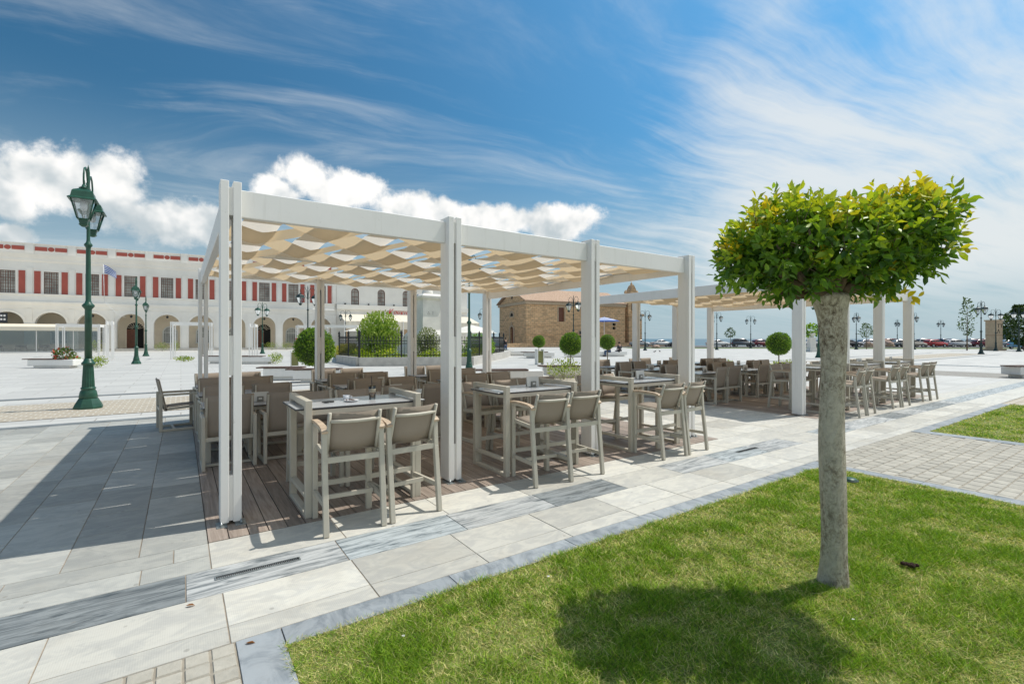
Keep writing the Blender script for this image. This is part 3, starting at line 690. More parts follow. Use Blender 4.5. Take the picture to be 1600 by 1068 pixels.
def make_stool():            # faces +y
    t = thing('bar_stool', 'x', 'stool'); F = M['frame']; c = 0.004
    for s in (-1, 1):
        MB().bbox(s*0.235-0.0225, s*0.235+0.0225, 0.19, 0.235, 0, 0.845, c).build('front_leg', F, t)
        rl = MB(); rl.bar((s*0.235, -0.285, 0), (s*0.235, -0.215, 0.60), 0.045, 0.04, (0, 1, 0), c); rl.bar((s*0.235, -0.215, 0.595), (s*0.235, -0.200, 0.835), 0.0445, 0.0395, (0, 1, 0), c); rl.build('rear_leg', F, t)
        ar = MB(); pts = [(0.24, 0.866), (0.12, 0.872), (-0.02, 0.872), (-0.14, 0.866), (-0.20, 0.853), (-0.235, 0.832)]
        for i in range(len(pts)-1): ar.bar((s*0.235, pts[i][0], pts[i][1]), (s*0.235, pts[i+1][0], pts[i+1][1]), 0.052, 0.022, (0, 0, 1))
        arm = ar.build('armrest', M['armwood'], t)
        MB().bar((s*0.235, 0.235, 0.846), (s*0.235, -0.20, 0.846), 0.036, 0.02).build('arm_rail', F, t)
        MB().bar((s*0.236, 0.19, 0.24), (s*0.236, -0.255, 0.24), 0.026, 0.04).build('side_stretcher', F, t)
        MB().bar((s*0.212, 0.19, 0.645), (s*0.212, -0.21, 0.625), 0.026, 0.04).build('seat_rail', F, t)
        up = MB(); up.tube([(s*0.205, -0.135, 0.60), (s*0.205, -0.20, 0.78), (s*0.205, -0.275, 0.995)], 0.0165, 8); up.build('back_upright', F, t)
    MB().bar((-0.2125, 0.212, 0.30), (0.2125, 0.212, 0.30), 0.026, 0.045).build('foot_rest', F, t)
    MB().bar((-0.2125, -0.02, 0.242), (0.2125, -0.02, 0.242), 0.026, 0.036).build('stretcher', F, t)
    MB().bar((-0.2125, 0.212, 0.63), (0.2125, 0.212, 0.63), 0.026, 0.045).build('front_rail', F, t)
    MB().bar((-0.2125, -0.212, 0.60), (0.2125, -0.212, 0.60), 0.03, 0.048).build('rear_rail', F, t)
    cb = MB(); cb.tube([(-0.195, -0.268, 0.925), (-0.1, -0.288, 0.922), (0, -0.295, 0.921), (0.1, -0.288, 0.922), (0.195, -0.268, 0.925)], 0.015, 8); cb.build('back_rail', F, t)
    sling_sheet(-0.198, 0.198, [(0.215, 0.672), (0.1, 0.668), (-0.05, 0.655), (-0.17, 0.65)], 0.018).build('seat', M['sling'], t)
    sling_sheet(-0.192, 0.192, [(-0.150, 0.655), (-0.19, 0.77), (-0.235, 0.895), (-0.272, 0.995)], -0.02).build('backrest', M['sling'], t)
    return t
def make_chair():            # low armchair, faces +y
    t = thing('armchair', 'x', 'chair'); F = M['frame']; c = 0.004
    for s in (-1, 1):
        lp = MB(); x0, x1 = s*0.275-0.02, s*0.275+0.02
        lp.bbox(x0, x1, 0.225, 0.275, 0.0, 0.65, c); lp.bbox(x0, x1, -0.275, -0.225, 0.0, 0.65, c); lp.bbox(x0+0.001, x1-0.001, -0.2245, 0.2245, 0.612, 0.649, c); lp.bbox(x0+0.001, x1-0.001, -0.2245, 0.2245, 0.001, 0.038, c)
        lp.build('side_frame', F, t)
        MB().bar((s*0.24, 0.24, 0.405), (s*0.24, -0.20, 0.375), 0.028, 0.04).build('seat_rail', F, t)
        MB().bar((s*0.243, -0.17, 0.36), (s*0.243, -0.275, 0.885), 0.022, 0.03, (0, 1, 0)).build('back_upright', F, t)
    MB().bar((-0.255, -0.25, 0.375), (0.255, -0.25, 0.375), 0.03, 0.045).build('rear_rail', F, t)
    MB().bar((-0.255, 0.25, 0.40), (0.255, 0.25, 0.40), 0.03, 0.04).build('front_rail', F, t)
    MB().bar((-0.255, -0.05, 0.022), (0.255, -0.05, 0.022), 0.035, 0.03).build('base_bar', F, t)
    sling_sheet(-0.238, 0.238, [(0.26, 0.428), (0.1, 0.425), (-0.08, 0.41), (-0.19, 0.405)], 0.018).build('seat', M['sling'], t)
    sling_sheet(-0.262, 0.262, [(-0.178, 0.345), (-0.20, 0.49), (-0.235, 0.67), (-0.268, 0.82), (-0.282, 0.905)], -0.014, 0.012).build('backrest', M['sling'], t)
    return t
def make_bar_table():
    t = thing('bar_table', 'x', 'table'); F = M['frame']; c = 0.004
    for s in (-1, 1):
        e = thing_part = MB(); x0, x1 = s*0.52-0.03, s*0.52+0.03
        e.bbox(x0, x1, -0.38, -0.32, 0, 1.045, c); e.bbox(x0, x1, 0.32, 0.38, 0, 1.045, c); e.bbox(x0+.001, x1-.001, -0.3195, 0.3195, 0.99, 1.044, c); e.bbox(x0+.001, x1-.001, -0.3195, 0.3195, 0.001, 0.04, c)
        e.bbox(x0+.001, x1-.001, -0.3195, 0.3195, 0.17, 0.205, c); e.bbox(x0+.004, x1-.004, -0.3195, 0.3195, 0.905, 0.945, c)
        e.build('end_frame', F, t)
    for y in (-0.30, 0.30): MB().bar((-0.49, y, 0.925), (0.49, y, 0.925), 0.035, 0.045).build('apron_rail', F, t)
    tp = MB(); tp.bbox(-0.62, 0.62, -0.318, 0.318, 0.952, 0.9655, 0.002); tp.build('core', M['dark_edge'], t)
    tp = MB(); tp.bbox(-0.617, 0.617, -0.315, 0.315, 0.966, 0.970, 0.001); tp.build('tabletop', M['laminate'], t)
    return t
def make_low_table():
    t = thing('low_table', 'x', 'table'); F = M['frame']; c = 0.004
    for s in (-1, 1):
        for y in (-0.29, 0.29): MB().bbox(s*0.54-0.03, s*0.54+0.03, y-0.03, y+0.03, 0, 0.70, c).build('leg', F, t)
        MB().bar((s*0.54, -0.26, 0.675), (s*0.54, 0.26, 0.675), 0.04, 0.045).build('apron_rail', F, t)
    for y in (-0.29, 0.29): MB().bar((-0.51, y, 0.675), (0.51, y, 0.675), 0.04, 0.045).build('apron_rail', F, t)
    MB().bbox(-0.60, 0.60, -0.345, 0.345, 0.7, 0.714, 0.002).build('core', M['dark_edge'], t)
    MB().bbox(-0.597, 0.597, -0.342, 0.342, 0.7145, 0.718, 0.001).build('tabletop', M['laminate'], t)
    return t
def make_menu():
    t = thing('menu_stand', 'x', 'menu stand')
    mb = MB(); mb.bar((0, -0.012, 0.006), (0, 0.0, 0.135), 0.21, 0.004, (0, 1, 0)); mb.bar((0, 0.016, 0.006), (0, 0.004, 0.135), 0.21, 0.004, (0, 1, 0)); mb.build('card', M['paper'], t)
    mb = MB(); mb.bbox(-0.04, 0.04, -0.028, -0.018, 0.0, 0.075, 0.002); mb.bbox(-0.045, 0.045, -0.035, 0.035, 0.0, 0.006, 0.001); mb.build('holder', M['taupe_plastic'], t)
    mb = MB(); mb.box(-0.022, 0.022, -0.0295, -0.0282, 0.035, 0.058); mb.build('label_patch', M['paper'], t)
    return t
stool_t = tree_of(make_stool()); chair_t = tree_of(make_chair()); bar_t = tree_of(make_bar_table()); low_t = tree_of(make_low_table()); menu_t = tree_of(make_menu())
first = {'s': True, 'c': True, 'b': True, 'l': True, 'm': True}
def put(kind, tr, loc, rz, label, group):
    o = place(tr, first[kind], loc, rz, label, group); first[kind] = False; return o
ZD = 0.006
for gi, a0 in enumerate(A0S):
    pn = ('near', 'far')[gi]
    for i in range(3):
        ca = a0+1.10+i*2.14; j = lambda s=0.02: random.uniform(-s, s)
        if gi == 0 and i == 1: ca += 0.03
        cb = 0.155 if i == 0 else 0.2
        bn = ORD[i]+' bar table from the left'
        put('b', bar_t, ab(ca, cb, ZD), TH, '%s tall bar table from the left along the front of the %s pergola' % (ORD[i], pn), 'tall bar tables under the pergolas')
        for k, da in enumerate((-0.245, 0.265)):
            put('s', stool_t, ab(ca+da+j(), cb-0.60+j(0.015), 0.002), TH+R(random.uniform(-6, 6)), '%s front bar stool at the %s bar table, %s pergola' % (('left', 'right')[k], ORD[i], pn), 'bar stools')
            put('s', stool_t, ab(ca+da+j(), cb+0.62+j(0.02), ZD), TH+math.pi+R(random.uniform(-4, 4)), '%s rear bar stool facing out at the %s bar table, %s pergola' % (('left', 'right')[k], ORD[i], pn), 'bar stools')
        if not (gi == 0 and i == 0):
            put('m', menu_t, ab(ca+0.12+j(), cb+0.02, ZD+0.970), TH+R(random.uniform(-10, 10)), 'white menu card stand on the %s bar table, %s pergola' % (ORD[i], pn), 'menu card stands')
    for r_ in range(3):
        for i in range(3):
            ca = a0+0.47+i*2.15; cb = 2.08+0.275+0.40+r_*1.58
            if gi == 1: ca += 0.1
            put('l', low_t, ab(ca, cb, ZD), TH, 'low dining table in row %s, %s from the left, %s pergola' % (('one', 'two', 'three')[r_], ORD[i], pn), 'low dining tables under the pergolas')
            for k, da in enumerate((-0.315, 0.325)):
                lr = ('left', 'right')[k]
                put('c', chair_t, ab(ca+da+random.uniform(-0.02, 0.02), cb-0.40+random.uniform(-0.08, 0.04), ZD), TH+R(random.uniform(-5, 5)), '%s near-side armchair at the %s table of row %s, %s pergola' % (lr, ORD[i], ('one', 'two', 'three')[r_], pn), 'low armchairs')
                put('c', chair_t, ab(ca+da+random.uniform(-0.01, 0.01), cb+0.44+random.uniform(-0.03, 0.09), ZD), TH+math.pi+R(random.uniform(-8, 8)), '%s far-side armchair facing out at the %s table of row %s, %s pergola' % (lr, ORD[i], ('one', 'two', 'three')[r_], pn), 'low armchairs')
            if (r_+i+gi) % 2 == 0 or r_ == 0:
                put('m', menu_t, ab(ca+random.uniform(-0.1, 0.2), cb, ZD+0.718), TH+R(random.uniform(-12, 12)), 'white menu card stand on the %s low table of row %s, %s pergola' % (ORD[i], ('one', 'two', 'three')[r_], pn), 'menu card stands')
put('c', chair_t, ab(-0.42, 5.75, 0.0), TH-R(84), 'armchair seen from the side at the left edge of the near deck', 'low armchairs')
# what stands on the first bar table
tz = ZD+0.970
def on_t(da, db): return ab(1.10+da, 0.155+db, tz)
g = thing('coffee_glass', 'tall glass of iced coffee with cream and a black straw', 'glass', on_t(0.17, -0.02))
mb = MB(); mb.lathe([(0.030, 0.0), (0.0305, 0.012), (0.033, 0.06), (0.038, 0.138), (0.036, 0.138), (0.031, 0.06), (0.028, 0.014), (0.0, 0.012)], 20); mb.build('tumbler', M['glass'], g)
cof = simple('iced_coffee', (0.40, 0.23, 0.12), 0.3, 0.3, 30); cream = simple('cream_froth', (0.85, 0.70, 0.50), 0.7, 0.12, 40)
mb = MB(); mb.lathe([(0.027, 0.015), (0.0295, 0.045), (0.0322, 0.072)], 18); mb.build('coffee', cof, g)
mb = MB(); mb.lathe([(0.0323, 0.0725), (0.0345, 0.11), (0.031, 0.122), (0.0, 0.126)], 18); mb.build('cream', cream, g)
mb = MB(); mb.tube([(0.0, 0.0, 0.10), (-0.012, 0.004, 0.24)], 0.003, 6); mb.build('straw', M['iron'], g)
ceramic = simple('white_ceramic', (0.72, 0.73, 0.75), 0.2, 0.02); 
g = thing('coffee_cup', 'small white cup turned on its side rim behind the saucer', 'cup', on_t(-0.075, 0.04))
g['label'] = 'small white coffee cup with a blue mark on the bar table'
mb = MB(); mb.lathe([(0.020, 0.0), (0.028, 0.012), (0.036, 0.055), (0.0335, 0.055), (0.026, 0.014), (0.0, 0.010)], 18); mb.build('bowl', ceramic, g)
mb = MB(); mb.tube([(0.033, 0, 0.045), (0.052, 0, 0.045), (0.056, 0, 0.03), (0.045, 0, 0.017), (0.029, 0, 0.018)], 0.004, 6); mb.build('handle', ceramic, g)
g = thing('saucer', 'white saucer with dark scraps in front of the coffee cup', 'saucer', on_t(-0.055, -0.06))
mb = MB(); mb.lathe([(0.03, 0.0), (0.045, 0.004), (0.072, 0.014), (0.070, 0.0165), (0.04, 0.008), (0.0, 0.006)], 24); mb.build('dish', ceramic, g)
mb = MB()
for i in range(9):
    x, y = random.uniform(-0.04, 0.04), random.uniform(-0.03, 0.03); mb.bar((x, y, 0.014), (x+random.uniform(-.02, .02), y+random.uniform(-.02, .02), 0.02), 0.012, 0.005)
mb.build('scraps', M['benchwood'], g, kind='stuff')
g = thing('sunglasses', 'pair of black sunglasses lying folded on the bar table', 'sunglasses', on_t(-0.26, -0.03), TH+0.5)
for s in (-1, 1):
    mb = MB(); mb.lathe([(0.024, 0.003), (0.027, 0.006), (0.022, 0.010), (0.0, 0.011)], 14, (s*0.032, 0)); mb.build('lens', M['carglass'], g)
    mb = MB(); mb.tube([(s*0.058, 0.0, 0.008), (s*0.045, 0.05, 0.008), (s*-0.02, 0.065+s*0.006, 0.006)], 0.0028, 6); mb.build('temple', M['iron'], g)
mb = MB(); mb.tube([(-0.058, 0, 0.010), (-0.03, -0.004, 0.013), (0, 0, 0.013), (0.03, -0.004, 0.013), (0.058, 0, 0.010)], 0.003, 6); mb.build('rim', M['iron'], g)
# ------------------------------------------------------------------ foliage
def unit(a): return a/np.maximum(np.linalg.norm(a, axis=1, keepdims=True), 1e-9)
LEAF_T = np.array([(0, 0, 0), (-.36, .34, .06), (0, .34, -.05), (.36, .34, .06), (-.36, .66, .07), (0, .68, -.07), (.36, .66, .07), (0, 1.0, -.16)])
LEAF_F = np.array([(0, 2, 1), (0, 3, 2), (1, 2, 5), (1, 5, 4), (2, 3, 6), (2, 6, 5), (4, 5, 7), (5, 6, 7)])
SIMP_T = np.array([(0, 0, 0), (-.34, .5, .05), (0, 1.0, -.08), (.34, .5, .05)])
SIMP_F = np.array([(0, 3, 1), (1, 3, 2)])
def leaf_mesh(name, P, D, S, tint, mat, T=LEAF_T, F=LEAF_F, width=0.5, r=rng, lean=None):
    n = len(P); D = unit(D); ref = r.normal(size=(n, 3)) if lean is None else lean+r.normal(size=(n, 3))*0.8
    X = unit(np.cross(D, ref)); Z = np.cross(X, D)
    t = T[None, :, :]*S[:, None, None]
    v = P[:, None, :]+X[:, None, :]*t[:, :, 0:1]*width/0.36*1.0*0.5/0.5*1.0+D[:, None, :]*t[:, :, 1:2]+Z[:, None, :]*t[:, :, 2:3]
    nv = len(T); loops = (F[None]+(np.arange(n)*nv)[:, None, None]).reshape(-1)
    return mesh_np(name, v.reshape(-1, 3), 3, loops, mat, np.repeat(tint, nv, axis=0), True)
def tints(n, stops, r=rng, t=None):
    t = r.random(n) if t is None else np.clip(t, 0, 1); s = np.array(stops); k = t*(len(s)-1); i = np.minimum(k.astype(int), len(s)-2); f = (k-i)[:, None]
    return (s[i]*(1-f)+s[i+1]*f)*r.uniform(0.82, 1.18, (n, 1))

# the clipped tree on the lawn
TREE = gp(1302, 908)
tree = thing('clipped_tree', 'clipped flat-topped tree with pale thick trunk on the near lawn', 'tree', TREE)
KX = 0.00422
def txz(px, py): return ((px-1302)*KX, CAM_H+(529-py)*KX)
mb = MB(); pts = []; rad = []
for py, hw, cx in ((915, 27, 1301), (905, 24.5, 1302), (880, 23, 1303), (830, 22.5, 1304), (760, 22, 1302), (690, 21.5, 1299), (630, 21.3, 1300), (570, 21.5, 1303), (530, 22.5, 1302), (505, 24, 1300), (488, 27, 1298), (470, 32, 1295), (455, 36, 1293)):
    x, z = txz(cx, py); pts.append((x, 0, z-(0.02 if py == 915 else 0))); rad.append(hw*KX)
nseg = 28; vs = []; fs = []
for i, (p, r0) in enumerate(zip(pts, rad)):
    for k in range(nseg):
        t = 2*math.pi*k/nseg; lob = 1+0.05*math.sin(3*t+i*0.3)+0.03*math.sin(5*t-i*0.7)+(0.10*max(0, math.sin(2.5*t)) if i < 2 else 0)
        r0_ = r0*0.80*(1+0.05*math.sin(i*1.7)); vs.append((p[0]+r0_*lob*math.cos(t), p[1]+r0_*lob*math.sin(t), p[2]))
for i in range(len(pts)-1):
    for k in range(nseg): fs.append((i*nseg+k, i*nseg+(k+1) % nseg, (i+1)*nseg+(k+1) % nseg, (i+1)*nseg+k))
fs.append(tuple((len(pts)-1)*nseg+k for k in range(nseg)))
mb.quad_mesh(vs, fs, True); trunk = mb.build('trunk', M['bark'], tree)
sub = trunk.modifiers.new('sub', 'SUBSURF'); sub.levels = 2; sub.render_levels = 2
lobes = [(1178, 388, 50, 52, 0.34), (1218, 366, 52, 52, 0.40), (1156, 412, 36, 33, 0.27), (1265, 378, 54, 52, 0.44), (1318, 380, 54, 54, 0.45), (1370, 372, 54, 54, 0.44), (1408, 354, 50, 48, 0.39),
         (1444, 340, 36, 34, 0.29), (1288, 426, 66, 32, 0.39), (1222, 428, 46, 30, 0.33), (1362, 418, 52, 28, 0.34), (1424, 382, 28, 26, 0.24), (1398, 392, 44, 42, 0.39)]
lobes = [(1310+(px-1310)*0.905, 425+(py-425)*0.90, rx*0.90, ry*0.88, dp*0.95) for px, py, rx, ry, dp in lobes]
cx0, cz0 = txz(1295, 462)
for i, (px, py, rx, ry, dp) in enumerate(lobes[:11]):
    for s in (-1, 1):
        x, z = txz(px, py); y = s*dp*random.uniform(0.2, 0.75)
        q = Vector((x, y, z)); p = Vector((cx0+0.06*math.copysign(1, x-cx0)*min(1, abs(x-cx0)*3), 0.05*s, cz0+0.02)); mid = p.lerp(q, 0.5)+Vector((0, 0, -0.05+random.uniform(-.04, .04)))
        MB().tube([p, mid, q], [0.03, 0.019, 0.006], 7).build('limb', M['bark_thin'], tree)
tw_P = []; tw_D = []; tw_age = []
r2 = np.random.default_rng(21)
def in_any(x, y, z, skip, shrink):
    for k, (px, py, rx, ry, dp) in enumerate(lobes):
        if k == skip: continue
        cx, cz = txz(px, py)
        if ((x-cx)/(rx*KX*shrink))**2+((z-cz)/(ry*KX*shrink))**2+(y/(dp*shrink))**2 < 1: return True
    return False
for li, (px, py, rx, ry, dp) in enumerate(lobes):
    cx, cz = txz(px, py); R3 = np.array([rx*KX, dp, ry*KX]); n = int(58*(R3[0]*R3[1]+R3[1]*R3[2]+R3[0]*R3[2])/0.11)
    for _ in range(n):
        d = r2.normal(size=3); d /= np.linalg.norm(d); rad_ = r2.uniform(0.78, 1.0)
        p = np.array([cx, 0, cz])+d*R3*rad_
        if in_any(p[0], p[1], p[2], li, 0.82): continue
        nrm = d/R3; nrm /= np.linalg.norm(nrm)
        dirn = nrm*0.75+np.array([0, 0, 0.45])+r2.normal(size=3)*0.35
        if nrm[2] < -0.35: dirn = nrm*0.5+np.array([d[0]*0.6, d[1]*0.6, -0.25])+r2.normal(size=3)*0.35
        tw_P.append(p); tw_D.append(dirn/np.linalg.norm(dirn)); tw_age.append(nrm[2])
for (px, py) in ((1222, 322), (1310, 330), (1365, 326), (1415, 318), (1440, 312), (1472, 336), (1482, 356), (1395, 318), (1180, 330), (1150, 350), (1250, 330), (1456, 322), (1120, 398)):   # long summer shoots above the clip line
    x, z = txz(1310+(px-1310)*0.905, 425+(py-425)*0.90)
    for _ in range(3):
        tw_P.append(np.array([x+r2.normal()*0.02, r2.normal()*0.15, z-0.04])); dd = np.array([r2.normal()*0.25+(0.5 if px > 1450 else 0), r2.normal()*0.2, 1.0]); tw_D.append(dd/np.linalg.norm(dd)); tw_age.append(1.2)
for _ in range(46):                        # ragged single sprigs along the top and sides
    li = int(r2.integers(0, 8)); px, py, rx, ry, dp = lobes[li]; x, z = txz(px+r2.uniform(-.8, .8)*rx, py-ry*r2.uniform(0.75, 0.98)); dd = np.array([r2.normal()*0.35, r2.normal()*0.3, 1.0])
    tw_P.append(np.array([x, r2.uniform(-.8, .8)*dp*0.8, z])); tw_D.append(dd/np.linalg.norm(dd)); tw_age.append(1.15)
for i in range(9): # a low branch reaching right under the crown
    x, z = txz(1335+i*10, 468-4*math.sin(i*0.4)); tw_P.append(np.array([x, -0.06, z])); tw_D.append(np.array([0.8, 0.1, 0.35])/0.88); tw_age.append(1.5 if i > 3 else 0.2)
LP = []; LD = []; LS = []; LT = []; LN = []
twm = MB()
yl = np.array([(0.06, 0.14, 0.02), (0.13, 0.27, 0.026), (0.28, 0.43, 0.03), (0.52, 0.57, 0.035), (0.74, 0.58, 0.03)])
for p, d, ag in zip(tw_P, tw_D, tw_age):
    L_ = r2.uniform(0.07, 0.13) if ag < 1.1 else (r2.uniform(0.11, 0.18) if ag < 1.3 else 0.06)
    if r2.random() < 0.30: twm.tube([p-d*0.05, p+d*L_*0.95], [0.0028, 0.0014], 4, False)
    nl = 7 if ag < 1.1 else (9 if ag < 1.3 else 2)
    a1 = np.cross(d, r2.normal(size=3)); a1 /= np.linalg.norm(a1); a2 = np.cross(d, a1)
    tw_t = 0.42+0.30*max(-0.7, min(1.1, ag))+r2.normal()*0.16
    for k in range(nl):
        f = (k+0.3)/nl; ang = k*2.4+r2.uniform(0, 0.5); out = a1*math.cos(ang)+a2*math.sin(ang)
        sp_ = 0.95-0.55*f; ld = d*(1-sp_*0.75)+out*sp_+r2.normal(size=3)*0.12+np.array([0, 0, -0.06])
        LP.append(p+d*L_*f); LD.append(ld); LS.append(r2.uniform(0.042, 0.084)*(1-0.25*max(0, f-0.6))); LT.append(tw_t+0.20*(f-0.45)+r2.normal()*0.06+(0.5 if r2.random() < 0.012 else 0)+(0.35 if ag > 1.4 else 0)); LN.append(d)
LP = np.array(LP); LD = np.array(LD); LS = np.array(LS); LT = np.array(LT)
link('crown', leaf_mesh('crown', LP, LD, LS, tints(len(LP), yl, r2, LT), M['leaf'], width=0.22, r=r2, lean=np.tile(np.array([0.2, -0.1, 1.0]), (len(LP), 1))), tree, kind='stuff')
twm.build('twigs', M['bark_thin'], tree, kind='stuff')
# inner dark leaves so the crown is not hollow
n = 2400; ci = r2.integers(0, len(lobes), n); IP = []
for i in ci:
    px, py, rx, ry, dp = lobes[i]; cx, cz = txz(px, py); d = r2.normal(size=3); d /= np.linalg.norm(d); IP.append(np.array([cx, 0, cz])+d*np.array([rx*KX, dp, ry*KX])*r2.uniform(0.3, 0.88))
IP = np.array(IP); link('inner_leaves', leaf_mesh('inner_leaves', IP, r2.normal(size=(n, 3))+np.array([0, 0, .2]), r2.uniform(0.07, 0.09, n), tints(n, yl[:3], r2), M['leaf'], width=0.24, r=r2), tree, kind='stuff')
# lawn odds and ends: clump of soil, sprinkler cap, fallen leaves
mb = MB()
for i in range(16):
    c = Vector((random.gauss(0, .03), random.gauss(0, .02), 0.012)); mb.lathe([(0.0, 0.0), (random.uniform(.008, .02), 0.006), (random.uniform(.006, .015), 0.018), (0.0, 0.026)], 6, (c.x, c.y))
mb.build('soil_clump', simple('dark_soil', (0.035, 0.016, 0.01), 0.95, 0.3, 30), None, gp(1420, 886, 0.015), label='small dark clump of soil lying on the near lawn', cat='soil')
for (px, py, lb) in ((383, 1007, 'single brown dry leaf on the grey marble corner block'), (290, 948, 'small brown leaf on the dark marble band at left')):
    me = leaf_mesh('fallen_leaf', np.array([[0, 0, 0.006]]), np.array([[1.0, .3, 0.0]]), np.array([0.05]), np.array([[0.24, 0.10, 0.03]]), M['leaf2'], width=0.2, lean=np.array([[0, 0, 3.0]])); link('fallen_leaf', me, None, gp(px, py, 0.004), label=lb, cat='leaf')

for (px, py, lb) in ((855, 908, 'white scrap in the grass left of the tree shadow'), (628, 1000, 'white scrap in the grass near the left lawn corner'), (1330, 975, 'white scrap in the grass just below the tree trunk'), (1108, 812, 'white scrap in the grass between the border and the trunk')):
    me = leaf_mesh('paper_scrap', np.array([[0, 0, 0.03]]), np.array([[1.0, random.uniform(-1, 1), 0.2]]), np.array([random.uniform(.02, .035)]), np.array([[0.75, 0.74, 0.7]]), M['leaf2'], SIMP_T, SIMP_F, 0.4, lean=np.array([[0, 0, 3.0]])); link('paper_scrap', me, None, gp(px, py, 0.0), label=lb, cat='litter', group='white scraps on the near lawn')
cap = thing('sprinkler_cap', 'green irrigation valve cover at the lawn corner right of the trunk', 'valve cover', gp(1328, 752, 0.0)); MB().lathe([(0.07, 0.0), (0.07, 0.03), (0.06, 0.04), (0.0, 0.042)], 16).build('lid', M['green'], cap); MB().lathe([(0.085, 0.0), (0.085, 0.022), (0.072, 0.024)], 16).build('rim', M['darkiron'], cap)
# clipped ball trees
def ball_mesh(n, rad, seed, stops, size):
    r = np.random.default_rng(seed); d = r.normal(size=(n, 3)); d = unit(d); wob = 1+0.03*np.sin(4*d[:, 0:1]+3*d[:, 2:3])+0.02*np.sin(9*d[:, 1:2])
    P = d*rad*wob*(r.uniform(0.86, 1.02, (n, 1))+np.where(r.random((n, 1)) < 0.04, r.uniform(0, 0.1, (n, 1)), 0)); return leaf_mesh('crown', P, d+r.normal(size=(n, 3))*0.7+np.array([0, 0, .3]), r.uniform(0.7, 1.3, n)*size, tints(n, stops, r), M['leaf2'], SIMP_T, SIMP_F, 0.3, r)
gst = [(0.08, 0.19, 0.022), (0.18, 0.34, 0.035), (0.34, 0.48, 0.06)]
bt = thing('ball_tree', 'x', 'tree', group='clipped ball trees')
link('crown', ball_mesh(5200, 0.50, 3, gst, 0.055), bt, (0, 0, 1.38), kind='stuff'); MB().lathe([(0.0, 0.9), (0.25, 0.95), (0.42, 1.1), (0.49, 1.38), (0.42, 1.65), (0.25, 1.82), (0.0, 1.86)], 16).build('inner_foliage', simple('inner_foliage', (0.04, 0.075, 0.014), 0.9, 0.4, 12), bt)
MB().tube([(0, 0, 0.0), (0.01, 0, 0.5), (0, 0, 1.1)], [0.035, 0.028, 0.024], 8).build('trunk', M['bark_thin'], bt)
bt_t = tree_of(bt)
for i, (px, Y, lb) in enumerate(((492, 13.2, 'clipped ball tree behind the back row of the near pergola'), (1217, 22.0, 'clipped ball tree seen between the far pergola posts'), (892, 22.0, 'clipped ball tree in front of the church wall, right one'), (842, 40.0, 'small clipped ball tree in a white planter before the church'), (949, 33.0, 'clipped ball tree half hidden by a pergola post before the church'))):
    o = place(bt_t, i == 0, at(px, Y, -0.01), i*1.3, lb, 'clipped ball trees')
    if i == 4: o.scale = (1.0, 1.0, 1.0)

def bush(name, label, loc, n, ext, stops, size, seed, up=0.6, mat='leaf2', stems=6, width=0.3):
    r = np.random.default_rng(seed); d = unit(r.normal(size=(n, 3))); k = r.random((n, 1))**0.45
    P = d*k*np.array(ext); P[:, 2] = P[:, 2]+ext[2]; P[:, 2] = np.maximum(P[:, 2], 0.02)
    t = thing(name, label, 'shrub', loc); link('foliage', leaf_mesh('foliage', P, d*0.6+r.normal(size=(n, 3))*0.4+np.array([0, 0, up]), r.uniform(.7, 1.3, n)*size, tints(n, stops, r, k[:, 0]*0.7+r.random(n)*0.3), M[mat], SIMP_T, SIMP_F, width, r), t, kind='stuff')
    for i in range(stems):
        q = Vector((r.normal()*ext[0]*0.4, r.normal()*ext[1]*0.4, ext[2]*1.3)); MB().tube([(q.x*0.1, q.y*0.1, 0), q*0.5, q], [0.02*ext[2], 0.012*ext[2], 0.004], 5).build('stem', M['bark_thin'], t)
    return t

